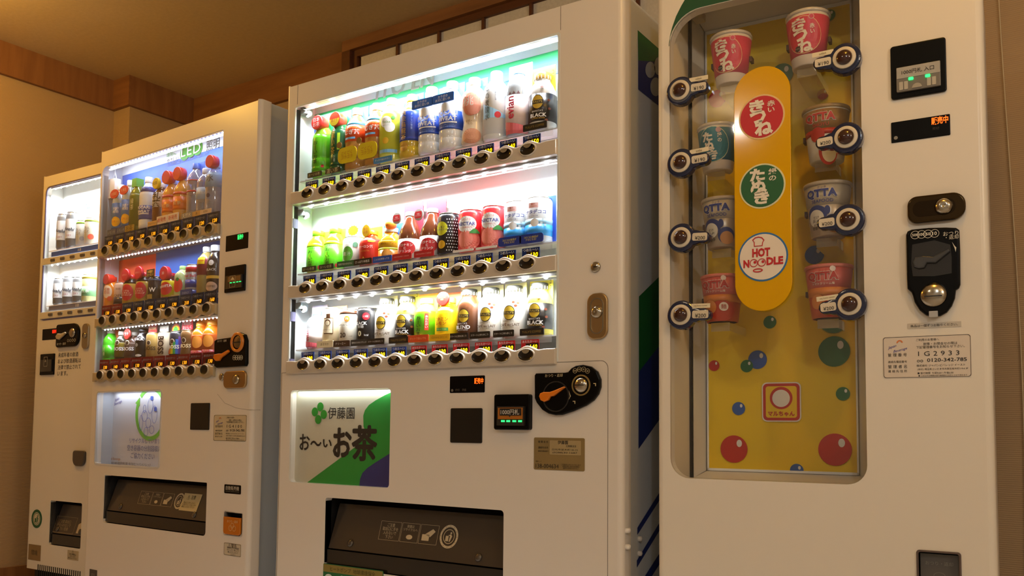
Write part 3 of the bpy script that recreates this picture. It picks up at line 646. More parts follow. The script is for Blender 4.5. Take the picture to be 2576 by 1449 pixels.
for px, tp, lb in ((1187, 533, 'left one of two red peach nectar cans'), (1245, 523, 'right one of two red peach nectar cans')):
    p = p3(1, px, tp, 'can', .0375, 'juice_can', lb, 'can', M_('#d8242c', .28, coat=.3))
    p.disc(.0, .28, .034, M_('#ea7468', .4), sz=.85).disc(-.010, .30, .024, M_('#f08a7c', .4), sz=.95, off=.0018).disc(-.006, .64, .029, Wt, sz=.78, off=.0018).t('とろける\n.', -.006, .72, .026, Rd, off=.003).t('NECTAR', -.006, .645, .050, M_('#28388c', .5), off=.0038, bold=.02).t('とける美味しさ', -.006, .56, .032, Rd, off=.0034).patch(.004, .032, .42, .44, M_('#3f9a48', .4), off=.0026, top=lambda t: .44+.09*math.sin(PI*t)).t('ピーチ', .012, .09, .018, Wt, off=.003).base(Wt, .006, w=.07).done()
for px, tp, lb in ((1303, 512, 'left one of two white and blue coconut jelly cans'), (1357, 502, 'right one of two white and blue coconut jelly cans')):
    p = p3(1, px, tp, 'can', .0355, 'juice_can', lb, 'can', M_('#e4eaf0', .25))
    p.band(.16, .40, M_('#3aa0e0', .3)).band(.40, .52, M_('#a4d2ee', .3), name='fade_band').t('ナタデココ', -.004, .66, .054, M_('#243a9c', .5), off=.0034, bold=.02).patch(-.024, .004, .75, .86, M_('#f0c8c8', .4)).t('果汁\nたっぷり', -.010, .805, .020, Rd, off=.003).t('ヨーグルト味', -.010, .575, .026, M_('#243a9c', .5)).disc(-.006, .43, .011, M_('#f0f4f8', .4), off=.002)
    for a, b in ((.012, .42), (.022, .38), (.016, .50)): p.patch(a-.003, a+.003, b-.022, b+.022, M_('#d8ecf8', .4), off=.002)
    p.card(.078, 1.06 if px > 1320 else .98, M_('#1f48b8', .5), dx=.008).base(M_('#16389c', .4), .024, 'コロコロ食感が\nクセになる!', M_('#e8d838', .5), w=.074, r=.007, tw=.6).done()
# row 3
p = p3(2, 799, 783, 'pet2', .0315, 'water_bottle', 'small clear water bottle with blue cap and pink label', 'bottle', M_('#c2cad2', .12, coat=.5), M_('#5c9ae0', .35))
p.band(.10, .52, M_('#f0e4e4', .35)).patch(-.033, .033, .0, .12, M_('#e86a7c', .4), top=lambda t: .20-.09*t).t('evian', -.018, .34, .036, M_('#d02848', .5), off=.003, rot=PI/2, bold=.02).card(.068, 1.16, M_('#b0a4a8', .5), dx=.004).done()
p = p3(2, 842, 777, 'can', .0345, 'coffee_can', 'cream milk coffee can with a drawn bottle', 'can', M_('#ecdcb8', .3))
p.patch(-.022, .012, .34, .74, M_('#6a4a28', .4)).patch(-.020, .010, .36, .72, M_('#f0e4c4', .4), off=.0018).patch(-.012, .002, .72, .84, M_('#4a2c18', .4)).disc(-.006, .62, .010, M_('#5a3a20', .4), off=.0026).disc(-.006, .605, .0075, M_('#f0e4c4', .4), off=.0032).t('ミルクコーヒー', -.008, .44, .036, M_('#4a2c18', .5), off=.003).card(.066, 1.07, M_('#b08a5c', .5), dx=.012).base(M_('#ece0bc', .4), .020, 'まろやか', M_('#6a4a28', .5), w=.07, tw=.5).done()
p = p3(2, 883, 780, 'can', .0335, 'coffee_can', 'beige café au lait can with an orange dot', 'can', M_('#ece8d8', .3))
p.band(.86, .96, M_('#4a2c1c', .3)).disc(.002, .73, .009, M_('#e08a30', .4)).t('2%', .002, .73, .010, Wt, off=.003).t('Café au Lait', -.008, .575, .042, M_('#4a3018', .5), off=.003).t('20', -.010, .30, .020, M_('#3a2414', .5), off=.003, bold=.02).t('% OFF', .014, .27, .010, M_('#3a2414', .5)).t('コーヒー飲料', -.002, .12, .036, M_('#4a3018', .5)).base(M_('#3c2418', .4), .018, 'クリーミー', Wt, w=.072, dx=-.004, tw=.6).card(.068, 1.05, M_('#eef0ee', .5)).done()
p = p3(2, 927, 776, 'can', .0335, 'coffee_can', 'black sugar-free coffee can with a red burst', 'can', M_('#1a1a1c', .25))
p.disc(.006, .755, .011, M_('#d0202c', .4)).t('1.5倍', .006, .755, .014, Wt, off=.003).t('BLACK', -.010, .575, .040, Wt, off=.003, bold=.03).t('無糖', -.010, .49, .02, Wt).t('0', -.012, .31, .011, M_('#e8e4c0', .5), off=.003, bold=.03).t('kcal', .008, .27, .012, Wt).t('コーヒー', .0, .13, .036, Wt).base(M_('#2a2c2c', .4), .018, '香味まろやかブラック', Wt, w=.070, tw=.85).card(.068, 1.05, M_('#eef0ee', .5)).done()
coffee(2, 975, 752, 'white café au lait bottle can beside black sugar-free can', 'lait')
coffee(2, 1026, 747, 'yellow and black coffee bottle can left of hot green tea', 'black2')
p = p3(2, 1075, 752, 'small', .0345, 'tea_bottle', 'hot green tea bottle with a red oval and orange card', 'bottle', PETG('#d8e04a'), M_('#f0c890', .4))
p.band(.06, .70, M_('#6ed81c', .3)).t('お\n|\nい\nお\n茶', -.014, .36, .016, INK, off=.003, h=.055).patch(.004, .016, .26, .64, M_('#d8402c', .4)).t('あ\nた\nた\nか\nい', .010, .45, .008, Wt, off=.003, h=.036).card(.070, 1.12, M_('#f0a83c', .5)).base(M_('#d8501c', .4), .020, 'ホットで飲んでも', M_('#f8c080', .5), w=.074).done()
p = p3(2, 1129, 750, 'small', .0355, 'lemon_drink_bottle', 'yellow vitamin lemon bottle with red sign', 'bottle', PETG('#f0cc14'), M_('#f0c060', .4))
p.band(.04, .74, M_('#f4d214', .3)).t('ビタミン\nレモン', -.012, .44, .044, M_('#c85a14', .5), off=.003, bold=.02).t('はちみつ入り', -.008, .64, .034, M_('#c03c28', .5), off=.003).patch(-.028, .010, .22, .29, M_('#3f9a48', .4)).t('はちみつ100', -.010, .255, .03, M_('#f0e060', .5), off=.003).card(.074, 1.13, M_('#f0905c', .5)).base(M_('#f0bc18', .4), .018, '1日分のビタミンC', M_('#8a5a10', .5), w=.072)
p.drum(M_('#d8322c', .3), .96, .020, 'ビタミンC\n補給', M_('#f8d060', .5), y0=-.030, ln=.008, sx=1.15).done()
coffee(2, 1182, 729, 'dark brown blend coffee bottle can', 'blend')
coffee(2, 1236, 725, 'white café au lait bottle can right of brown blend can', 'lait')
coffee(2, 1295, 720, 'white café au lait bottle can left of rightmost yellow can', 'lait')
coffee(2, 1358, 713, 'rightmost yellow and black coffee bottle can', 'black2')

# ---- backlit poster with tea lettering
px0, px1, pz0, pz1 = pos3
G().plate([rr(*pos3, .012)], .004, .003, GLASS).build('poster_glass', M3.root)
po = G().plate([rr(px0-.01, px1+.01, pz0-.01, pz1+.01, .0)], .024, .003, M_('#d6d2be', .5)).build('tea_poster', M3.root); po['label'] = 'white, green and blue tea poster behind glass'
g = G(); dpo = .024
def pp(x, y): return M3.P(*c7(x, y), dpo)
g.flat([pp(*q) for q in ((180,800),(300,712),(560,520),(640,440),(612,380),(610,300),(622,262),(650,225),(700,190),(770,152),(860,110),(860,850),(180,850))], .0232, M_('#1f9a3a', .5))
g.flat([pp(*q) for q in ((582,850),(583,800),(588,755),(604,712),(640,675),(700,635),(800,572),(860,540),(860,850))], .0228, M_('#2b2f7c', .5))
g.build('poster_shapes', po)
g = G(); gm = M_('#1f9a2a', .5)
cl = pp(296, 283)
for k in range(4):
    a = PI/2*k-.20; g.flat(circ(cl[0]+.0200*math.cos(a), cl[1]+.0200*math.sin(a), .0140, 18), .0227-.0001*k, gm)
a = pp(357, 283); b = pp(548, 283); g.text('伊藤園', (a[0]+b[0])/2, a[1], .0227, INK, w=b[0]-a[0], bold=.005)
def tx(body, l, r, t, b_, bold): 
    A = pp(l, (t+b_)/2); B = pp(r, (t+b_)/2); T = pp((l+r)/2, t); Bo = pp((l+r)/2, b_)
    for k in range(9):
        r_ = bold if k else 0; t_ = PI*k/4; g.text(body, (A[0]+B[0])/2+r_*math.cos(t_), (T[1]+Bo[1])/2+r_*math.sin(t_), .0225-.00002*k, INK, w=B[0]-A[0]-2*bold, h=T[1]-Bo[1]-2*bold)
tx('お', 155, 228, 432, 548, .0010); tx('〜', 232, 312, 480, 520, .0010); tx('い', 322, 385, 470, 530, .0012); tx('お', 394, 528, 386, 602, .0032); tx('茶', 528, 712, 368, 628, .0034)
g.build('lettering', po)
g = G(); t = .003
g.box(px0-.01, px0-.01+t, .022, .024, pz0-.01, pz1+.01, WHITE).box(px1+.007, px1+.01, .022, .024, pz0-.01, pz1+.01, WHITE).box(px0-.01, px1+.01, .022, .030, pz1+.007, pz1+.01, WHITE).box(px0-.01, px1+.01, .022, .030, pz0-.01, pz0-.007, WHITE).build('poster_frame', M3.root)
l = lamp('poster_light', 'AREA', M3.world((px0+px1)/2, .015, pz1-.003), .24, (.9, 1, .95), size=px1-px0-.02, sizey=.014, aim=M3.world((px0+px1)/2, .022, pz1-.1))
l.rotation_euler = (0.1, 0, 0)

port(M3, *ret3, flap_print)
# ---- small fittings
R = (.688, .806, .822, .868)
o = G().plate([rr(*R, .003)], -.001, .004, BLACK, bev=.0008).build('status_display', M3.root)
G().text('販売中', .787, .8535, -.0018, LEDR, w=.030, h=.0165, bold=.02).flat(circ(.697, .829, .004, 14), -.0016, M_('#6a6660', .5)).text('釣切', .715, .830, -.0016, M_('#55504a', .5), w=.014).text('準備', .738, .830, -.0016, M_('#55504a', .5), w=.014).build('lettering', o)
G().plate([rr(.693, .7995, .6863, .7803, .004)], -.003, .006, M_('#171513', .35), bev=.0015).build('cover_plate', M3.root)
x0, x1, z0, z1 = M3.rect((1251, 993), (1339, 1082))
o = G().plate([rr(x0, x1, z0, z1, .006)], -.016, .02, BLACK, bev=.003).build('bill_acceptor', M3.root)
H = z1-z0; Wd = x1-x0
G().box(x0+Wd*.14, x1-Wd*.1, -.024, -.016, z0+H*.12, z0+H*.66, M_('#2c2a28', .2, coat=.5)).build('bill_slot', o)
g = G().box(x0+Wd*.18, x1-Wd*.13, -.0255, -.024, z0+H*.30, z0+H*.62, M_('#b06a20', .4)).box(x0+Wd*.24, x1-Wd*.16, -.0265, -.0255, z0+H*.40, z0+H*.60, INK)
g.text('1000円札', (x0+x1)/2+Wd*.03, z0+H*.50, -.0272, M_('#d8d4cc', .5), w=Wd*.52, bold=.01)
g.flat([((x0+x1)/2, z0+H*.40), ((x0+x1)/2+.006, z0+H*.40), ((x0+x1)/2+.003, z0+H*.35)], -.0270, INK); g.build('lettering', o)
g = G()
for k in (.28, .43, .60, .76): g.box(x0+Wd*k, x0+Wd*(k+.09), -.0262, -.024, z0+H*.22, z0+H*.27, LEDG)
g.build('slot_light', o)
# coin panel
out = [(636,165),(645,152),(830,147),(850,143),(870,120),(900,103),(945,97),(995,108),(1035,140),(1055,190),(1055,240),(1040,285),(1010,325),(960,360),(880,395),(810,418),(770,420),(725,410),(685,385),(650,340),(637,310)]
cp = G().plate([M3.poly(out, c8)], -.012, .014, BLACK, bev=.004).build('coin_panel', M3.root)
x, z = M3.P(*c8(775, 300)); G().plate([circ(x, z, .039, 36), circ(x, z, .036, 36)[::-1]], -.0132, .0012, M_('#2a2826', .3)).build('lever_well', cp)
lever_shape(M3, cp, M3.poly([(678,300),(685,280),(705,272),(745,272),(775,262),(835,237),(842,243),(800,275),(770,298),(750,300),(735,325),(710,335),(688,325)], c8), -.022, .010, M_('#e07a10', .35))
x, z = M3.P(*c8(937, 228)); coin_dome(M3, cp, x, z, .0185, -.012, M_('#8a7340', .4))
G().box(x-.012, x+.012, -.0235, -.021, z-.0012, z+.0012, DARK).build('coin_slit', cp)
g = G(); im = M_('#c8b890', .5)
a = M3.P(*c8(763, 166)); g.text('おつり・返却', a[0], a[1], -.0128, im, w=.052)
for k, (sx, sy) in enumerate(((898, 136), (926, 127), (953, 127), (978, 138))):
    x, z = M3.P(*c8(sx, sy)); g.plate([circ(x, z, .0062, 18), circ(x, z, .0055, 18)[::-1]], -.0128, .0003, im); g.text(('500', '100', '50', '10')[k], x, z, -.0128, im, w=.008 if k < 2 else .0055)
g.flat(M3.poly([(858,260),(866,300),(852,332),(872,298)], c8), -.0128, im)
for sx, sy in ((1022, 222), (890, 335)): g.plate([M3.poly([(sx-6, sy-7), (sx+10, sy-7), (sx+10, sy+12), (sx+5, sy+12), (sx+5, sy-2), (sx-6, sy-2)], c8)], -.0128, .0003, im)
g.build('lettering', cp)
# management card, keyhole, lock, hybrid sticker
tan = M_('#8a7448', .45); R = (.9631, 1.1114, .6225, .7043)
def cardbits(g, x0, x1, z0, z1, y):
    W, H = x1-x0, z1-z0; g.plate([rr(x0+W*.32, x0+W*.93, z0+H*.48, z0+H*.92, .002)], y+.0003, .0003, M_('#a8946a', .5))
sticker(M3, 'management_card', R, tan, [('管 理 会 社', .19, .13, .20, INK), ('伊藤園', .58, .14, .20, INK, dict(bold=.01)), ('北関東支店', .74, .25, .20, INK), ('連絡先名称', .19, .31, .20, INK), ('連絡先電話番号', .19, .42, .21, INK), ('日光市並木町18-15', .62, .36, .5, INK, dict(hf=.06)), ('(0288)30-1687', .62, .46, .48, INK, dict(hf=.065)), ('機器コード', .10, .74, .12, INK), ('138-004634', .27, .88, .46, INK, dict(hf=.13)), ('ご利用ありがとうございます\n故障お問い合わせの際は\n番号をお知らせ下さい', .74, .87, .38, INK)], label='gold card with management numbers', draw=cardbits)
x, z = M3.P(1499, 672); o = G().lathe([(.0135, 0), (.013, -.004), (.010, -.006), (0, -.0065)], CHROME, x, axis='y', z0=z, n=24).build('keyhole', M3.root); G().box(x-.003, x+.006, -.0075, -.006, z-.002, z+.001, DARK).build('key_slit', o)
x0, x1, z0, z1 = M3.rect((1480, 740), (1531, 852))
o = G().plate([rr(x0, x1, z0, z1, .022, 8)], -.008, .008, BRASS, bev=.003).build('lock_plate', M3.root)
G().plate([rr(x0+.010, x1-.010, z0+.012, z1-.012, .018, 8), rr(x0+.013, x1-.013, z0+.015, z1-.015, .016, 8)[::-1]], -.0095, .002, CHROME).build('handle_rim', o)
G().lathe([(.016, -.008), (.015, -.013), (.009, -.017), (.004, -.018), (0, -.0165)], CHROME, (x0+x1)/2, axis='y', z0=z1-.048, n=24).build('lock_cylinder', o)
x0, z1 = M3.P(814, 1416.5); x1 = M3.P(965, 1438)[0]
def alien(g, x0, x1, z0, z1, y):
    g.plate([rr(x0+.006, x0+.042, z0+.01, z1-.030, .016)], y, .0003, M_('#d8e0d8', .5)); g.flat(circ(x0+.017, z1-.047, .005, 12, sz=.7), y-.0003, M_('#20683c', .5)); g.flat(circ(x0+.031, z1-.047, .005, 12, sz=.7), y-.0003, M_('#20683c', .5))
    g.box(x0+.002, x1-.002, y-.0002, y+.0003, z1-.024, z1-.002, M_('#8a7a38', .45)); g.text('ヒートポンプ  地球環境保全', (x0+x1)/2, z1-.013, y-.0006, M_('#4a4018', .5), w=(x1-x0)*.75)
sticker(M3, 'energy_sticker', (x0, x1, z1-.10, z1), M_('#176b3c', .4), [('HYBRID', .62, .45, .68, Wt, dict(bold=.03, shear=.2, hf=.30))], draw=alien, label='green sticker with gold top band')
# panel seams and rivets
g = G()
for a, b in (((752, 200), (748, 262)), ((1411, 0), (1410, 78))):
    x = M3.P(*b)[0]; G().box(x, x+.0012, -.0004, .002, 1.762, 1.826, SEAM).build('panel_seam', M3.root)
xs = M3.P(1530, 1000)[0]; zs = M3.P(1450, 909)[1]
g.plate([rr(.012, xs, .11, zs, [0, 0, .02, 0]), rr(.0132, xs-.0012, .1112, zs-.0012, [0, 0, .019, 0])[::-1]], -.0004, .0006, SEAM); g.build('panel_seam', M3.root)
def PS(px, py, X=W3-.010):
    r = RT*((px-1288)/FOC)-UP*((py-PCY)/FOC)+FW; t = (X-EYE.x)/r.x; q = EYE+r*t; return (q.y, q.z)
def side(name, pts, m, dx, f=None):
    q = [PS(*(f(*p) if f else p)) for p in pts]; v = [(W3-.010+dx, a, b) for a, b in q]; return G().add(v, [tuple(range(len(v)))], m)
cs = crop(1400, 0, .6214); gr = M_('#15692f', .4); bl = M_('#1c2f78', .4); sv = M_('#b9bcc0', .35)
b3 = [o for o in M3.root.children if o.name.startswith('body')][0]
def ext(p, q, x): k = (x-p[0])/(q[0]-p[0]); return (x, p[1]+(q[1]-p[1])*k)
E_ = 445; F_ = 1500
shapes = [([(328,122), ext((328,122),(405,190),E_), ext((330,245),(405,250),E_), (330,245)], gr, .0006, cs), ([(330,245), ext((330,245),(405,250),E_), ext((330,362),(405,422),E_), (330,362)], bl, .0006, cs), ([(333,1200), ext((333,1200),(410,1125),E_), (E_,1560), (333,1640)], gr, .0006, cs)]
shapes += [(p_, bl, .0009, c8) for p_ in ([(1290,140), ext((1290,140),(1400,0),F_), ext((1288,635),(1405,470),F_), (1288,635)], [(1280,1140), ext((1280,1140),(1405,940),F_), ext((1280,1185),(1405,990),F_), (1280,1185)], [(1277,1350), ext((1277,1350),(1405,1135),F_), ext((1277,1395),(1405,1185),F_), (1277,1395)], [(1277,1530), ext((1277,1530),(1405,1330),F_), ext((1277,1600),(1405,1400),F_), (1277,1600)])]
shapes += [([(cx+ra*math.cos(2*PI*i/20), cy+rb*math.sin(2*PI*i/20)) for i in range(20)], sv, .0012, cs) for cx, cy, ra, rb in ((378,283,20,33), (410,268,16,36), (400,352,22,38))]
for pts, m_, dx, f in shapes: side('a', pts, m_, dx, f).build('side_graphic', b3)
for px, py in ((1578, 1335), (1578, 1376)):
    x, z = M3.P(px, py, .02); G().lathe([(.006, z-.006), (.0085, z-.003), (.009, z), (.0085, z+.003), (.006, z+.006)], PAINT, W3+.002, .022, 12).build('rivet', M3.root)
for px, py in ((1607, 1355), (1607, 1392)):
    y, z = PS(px, py); G().lathe([(.005, z-.006), (.007, z-.003), (.008, z), (.007, z+.003), (.005, z+.006)], PAINT, W3-.008, y, 12).build('rivet', M3.root)

# ================================================================== CUP NOODLE MACHINE (right)
M4 = Machine('noodle_vending_machine', 1.319, -.03, .0652, 'white cup noodle vending machine with yellow window panel, rightmost')
W4, H4 = .684, 1.83
k1 = crop(1640, 0, .276); k2 = crop(1640, 380, .3175); k3 = crop(1640, 800, .3037); k4 = crop(2180, 60, .276); k5 = crop(2180, 450, .359); k6 = crop(2160, 950, .3444)
win4 = (.0313, .4539, .618, 1.7085)
wout = rr(*win4, [.045, .040, .05, .076], 8)
cx0, cz1 = M4.P(2305, 1382); cx1 = M4.P(2418, 1389)[0]; cr4 = (cx0, cx1, cz1-.12, cz1)
cabinet(M4, W4, H4, [wout[::-1], rr(*cr4, .006)[::-1]], dt=.05, paint=M_('#e8e0d2', .32), side=M_('#d8d2c8', .4), cav=.24)
# display box behind the window
DB = .20; bx0, bx1, bz0, bz1 = .056, .409, .628, 1.742
YEL = M_('#f0c80c', .45)
bp = G().box(bx0, bx1, DB, DB+.004, bz0, bz1, YEL).build('back_panel', M4.root); bp['label'] = 'yellow panel printed with coloured balls'
wb = M_('#ddd6c8', .4); gw = M_('#e6e0d0', .12, coat=.5)
G().box(.0273, .0313, .03, .137, .60, 1.78, M_('#e6d8bc', .5)).build('side_panel', M4.root)
G().box(.4539, .4579, .03, .137, .60, 1.78, M_('#e6d8bc', .5)).build('side_panel', M4.root)
def quadbox(name, a, m):
    v = [(x, y, z) for x, y, z in a]; G().add(v, [(0, 1, 2, 3)], m).build(name, M4.root)
quadbox('inner_side', [(.040, .141, .612), (bx0-.003, DB+.003, bz0), (bx0-.003, DB+.003, bz1), (.040, .141, 1.775)], wb)
quadbox('inner_side', [(.447, .141, .612), (bx1, DB+.003, bz0), (bx1, DB+.003, bz1), (.447, .141, 1.775)], gw)
quadbox('inner_top', [(.040, .141, 1.775), (.447, .141, 1.775), (bx1, DB+.003, bz1), (bx0, DB+.003, bz1)], wb)
quadbox('inner_bottom', [(.040, .141, .612), (.447, .141, .612), (bx1, DB+.003, bz0), (bx0, DB+.003, bz0)], wb)
G().box(.0313, .4539, .04, .141, .604, .612, DARK).build('box_sill', M4.root)
G().box(.0313, .4539, .04, .141, 1.775, 1.781, wb).build('box_head', M4.root)
G().box(.0315, .036, .137, .142, .60, 1.78, DARK).build('box_gap', M4.root)
g = G()
for a, b in (((bx0, DB-.001), (bx0+.004, DB)),): g.box(bx0, bx0+.004, DB-.003, DB, bz0, bz1, WHITE)
g.box(bx1-.004, bx1, DB-.003, DB, bz0, bz1, WHITE).box(bx0, bx1, DB-.003, DB, bz0, bz0+.006, WHITE).box(bx0, bx1, DB-.003, DB, bz1-.008, bz1, WHITE).build('panel_border', M4.root)
x, z = M4.P(*k1(400, 110), .10); G().box(x-.012, x+.012, .11, .14, z-.012, z+.006, M_('#b8a888', .5)).build('lamp_holder', M4.root)
G().plate([wout], .004, .003, GLASS4).build('window_glass', M4.root)
# printed balls
ballm = dict(g=M_('#1f6e38', .4), r=M_('#c4281e', .4), b=M_('#2a5aa8', .4)); hl = M_('#e8e4d8', .5)
balls = [(1937,810.6,16.4,'g'),(1906,905,23.7,'b'),(1879,921,15.8,'g'),(1797,920,13.4,'r'),(2098.6,884.4,40.4,'g'),(2121,990.7,18,'g'),(1858.7,1027.8,16.4,'b'),(1847,1129.5,34,'r'),(2101,1131,42.5,'r'),(2005,1183.6,17.3,'b'),(2086.6,40,15.7,'g'),(1968,187.7,28,'g'),(1806,249,22,'r'),(2070.6,238,14.6,'r'),(2049.6,642,24.4,'b'),(1838,642,16,'g'),(1812,1010,6,'g')]
for n, (px, py, r, c) in enumerate(balls[:16]):
    x, z = M4.P(px, py, DB); R = (M4.P(px+r, py, DB)[0]-M4.P(px-r, py, DB)[0])/2
    zb = bz0+.006; pts = [(a, max(b, zb)) for a, b in circ(x, z, R, 30)]
    g = G().flat(pts, DB-.0012-.0002*n, ballm[c])
    g.flat(circ(x+R*.40, z+R*.42, R*.20, 14, sz=1.35), DB-.0015-.0002*n, hl); g.build('printed_ball', bp)
# brand square on the yellow panel: red frame with red ring and white disc
a = M4.P(*k3(912, 535), DB); b = M4.P(*k3(1240, 860), DB); x0, x1, z0, z1 = a[0], b[0], b[1], a[1]; Wd = x1-x0
lr = M_('#c42a1c', .45)
g = G().plate([rr(x0, x1, z0, z1, .012)], DB-.003, .001, M_('#ece6da', .5)).plate([rr(x0+.003, x1-.003, z0+.003, z1-.003, .010)], DB-.0036, .0004, lr).plate([rr(x0+.0095, x1-.0095, z0+.0095, z1-.0095, .006)], DB-.0042, .0004, YEL)
cx, cz = (x0+x1)/2, z0+(z1-z0)*.60
g.flat(circ(cx, cz, Wd*.29, 36), DB-.0048, lr).flat(circ(cx, cz-Wd*.01, Wd*.225, 36), DB-.0054, M_('#ece6da', .5))
o = g.build('brand_square', bp)
G().text('マルちゃん', cx, z0+(z1-z0)*.20, DB-.0050, lr, w=Wd*.68, bold=.04).build('lettering', o)
# oblong yellow sign on the glass with three round emblems
ox0, oz1 = M4.P(*k1(755, 610), -.002)[0], M4.P(*k1(1010, 610), -.002)[1]; ox1 = M4.P(*k2(1112, 800), -.002)[0]; oz0 = M4.P(*k2(890, 1268), -.002)[1]
ox0 = M4.P(1848.5, 470, -.002)[0]; rw = (ox1-ox0)/2
sg = G().plate([rr(ox0, ox1, oz0, oz1, rw*.999, 14)], -.006, .008, M_('#dea800', .09, spec=.25), bev=.0015).build('oblong_sign', M4.root); sg['label'] = 'yellow rounded sign with three round emblems'
def emb(px, py, r, col, rim):
    x, z = M4.P(px, py, -.006); R = (M4.P(px+r, py, -.006)[0]-M4.P(px-r, py, -.006)[0])/2; x = (ox0+ox1)/2
    o = G().plate([circ(x, z, R, 44)], -.0068, .0008, rim).plate([circ(x, z, R*.93, 44)], -.0074, .0006, col).build('round_emblem', sg); return x, z, R, o
cream = M_('#ece2d0', .5)
x, z, R, o = emb(1917, 294, 58, M_('#c41418', .4), M_('#e8c888', .5)); g = G()
for ch, dx, dz, s_ in (('き', -.20, .50, .66), ('つ', -.16, -.0, .72), ('ね', .10, -.50, .80)): g.text(ch, x+R*dx, z+R*dz, -.0082, cream, w=R*s_, h=R*s_*.86, bold=.05)
g.text('赤\nい', x+R*.42, z+R*.40, -.0082, cream, w=R*.34, h=R*.52, bold=.02); g.build('lettering', o)
x, z, R, o = emb(1918.5, 468, 58, M_('#135c28', .4), M_('#e0dcb0', .5)); g = G()
for ch, dx, dz, s_ in (('た', -.20, .52, .66), ('ぬ', -.14, .0, .72), ('き', -.02, -.52, .66)): g.text(ch, x+R*dx, z+R*dz, -.0082, cream, w=R*s_, h=R*s_*.86, bold=.05)
g.text('緑\nの', x+R*.46, z+R*.45, -.0082, cream, w=R*.36, h=R*.55, bold=.02); g.build('lettering', o)
x, z, R, o = emb(1921.6, 646, 63, M_('#ece0d0', .4), M_('#2f6ea8', .4)); g = G(); rd = M_('#c01c20', .45)
g.text('HOT', x-R*.06, z+R*.18, -.0082, rd, w=R*.72, h=R*.36, bold=.05).text('N', x-R*.66, z-R*.24, -.0082, rd, w=R*.24, h=R*.32, bold=.05).text('DLE', x+R*.48, z-R*.20, -.0082, rd, w=R*.66, h=R*.32, bold=.05)
for dx in (-.36, -.04): g.plate([circ(x+R*dx, z-R*.23, R*.165, 24), circ(x+R*dx, z-R*.23, R*.135, 24)[::-1]], -.0082, .0003, rd); g.flat(circ(x+R*(dx+.05), z-R*.20, R*.06, 12), -.0082, rd)
g.plate([circ(x-R*.2, z-R*.54, R*.2, 24, sz=.42), circ(x-R*.2, z-R*.54, R*.15, 24, sz=.25)[::-1]], -.0082, .0003, rd)
hat = lambda k: [(x-R*.33*k-R*.02, z+R*.44), (x-R*.35*k, z+R*.62), (x-R*.42*k, z+R*.72), (x-R*.30*k, z+R*.82), (x-R*.16, z+R*(.74+.10*k)), (x-R*.02, z+R*(.70+.10*k)), (x+R*.08*k, z+R*.68), (x+R*.02, z+R*.58), (x+R*.0, z+R*.44)]
g.plate([hat(1), [(x-R*.16+(a-(x-R*.16))*.82, z+R*.61+(b-(z+R*.61))*.82) for a, b in hat(1)][::-1]], -.0082, .0003, rd); g.build('lettering', o)
# green corner of the front
outer = M4.poly([(160,420),(165,330),(185,250),(220,150),(270,50),(300,0)], k1)
inner = circ(win4[0]+.076, win4[3]-.076, .077, 10, a0=PI, a1=PI/2)
top = [(win4[1]-.06, win4[3]+.001), (win4[1]-.06, 1.79), (outer[-1][0]+.035, 1.79), (outer[-1][0]+.012, outer[-1][1]+.04)]
G().flat(inner+top+outer[::-1], -.0006, M_('#0f4a20', .35)).build('green_corner', M4.root)

# ---- cups of noodles
def cup(px, top, bot, wtop, name, label, c1, c2, rim, deco, d=.075):
    x, zt = M4.P(px, top, d); zb = M4.P(px, bot, d)[1]; H = zt-zb; R = wtop/2; r = R*.72
    root = empty(name, M4.world(x, d, zb), M4.th); tag(root, label, 'cup noodles', 'noodle cups in the yellow window')
    G().lathe([(r*.92, 0), (r, .002), (R*.985, H*.93)], c1, n=32).build('cup', root)
    G().lathe([(R*.985, H*.93), (R*1.03, H*.94), (R*1.04, H*.97), (R*1.02, H), (R*.97, H)], rim, n=32).build('lid', root)
    f = lambda h: r+(R*.985-r)*h/.93
    def wrap(off):
        def q(vs):
            o = []
            for a, y, z in vs: rr_ = f(z/H); an = max(-1.5, min(1.5, a/rr_)); rr_ += off; o.append((rr_*math.sin(an), -rr_*math.cos(an), z))
            return o
        return q
    def band(z0, z1, m, g=.0006): G().lathe([(f(z0)-.002, z0*H), (f(z0)+g, z0*H), (f(z1)+g, z1*H), (f(z1)-.002, z1*H)], m, n=32).build('label_band', root)
    g = G()
    def disc(x, z, q, m, sx=1, sz=1, off=.001, n=24, k=5):
        vs = [(x, 0, z*H)]; fs = []
        for j in range(1, k+1):
            for i in range(n): a = 2*PI*i/n; vs.append((x+sx*q*j/k*math.cos(a), 0, z*H+sz*q*j/k*math.sin(a)))
        for i in range(n):
            fs.append((0, 1+i, 1+(i+1) % n))
            for j in range(k-1): fs.append((1+j*n+i, 1+(j+1)*n+i, 1+(j+1)*n+(i+1) % n, 1+j*n+(i+1) % n))
        g.add(wrap(off)(vs), fs, m)
    def t(b, x, z, w, m, off=.0025, **kw): g.text(b, x, z*H, 0, m, w=w, wrap=wrap(off), **kw)
    deco(band, disc, t, H, R)
    if g.v: g.build('lettering', root)
    hh = .022; cb = G()
    cb.box(-r*.62, r*.62, -r*.5, DB-d-.003, -hh, -.002, CLEARP).build('clear_holder', root)
    for s in (-1, 1): G().box(s*R*.95-.003, s*R*.95+.003, .0, .02, H*.45, H*.55, M_('#4a2c1c', .5)).build('clip', root)
    return root
pink = M_('#d0485e', .4); lidm = clear('cup_lid', gloss=.12, rough=.1, body='#e8dcc8', bodyfac=.75)
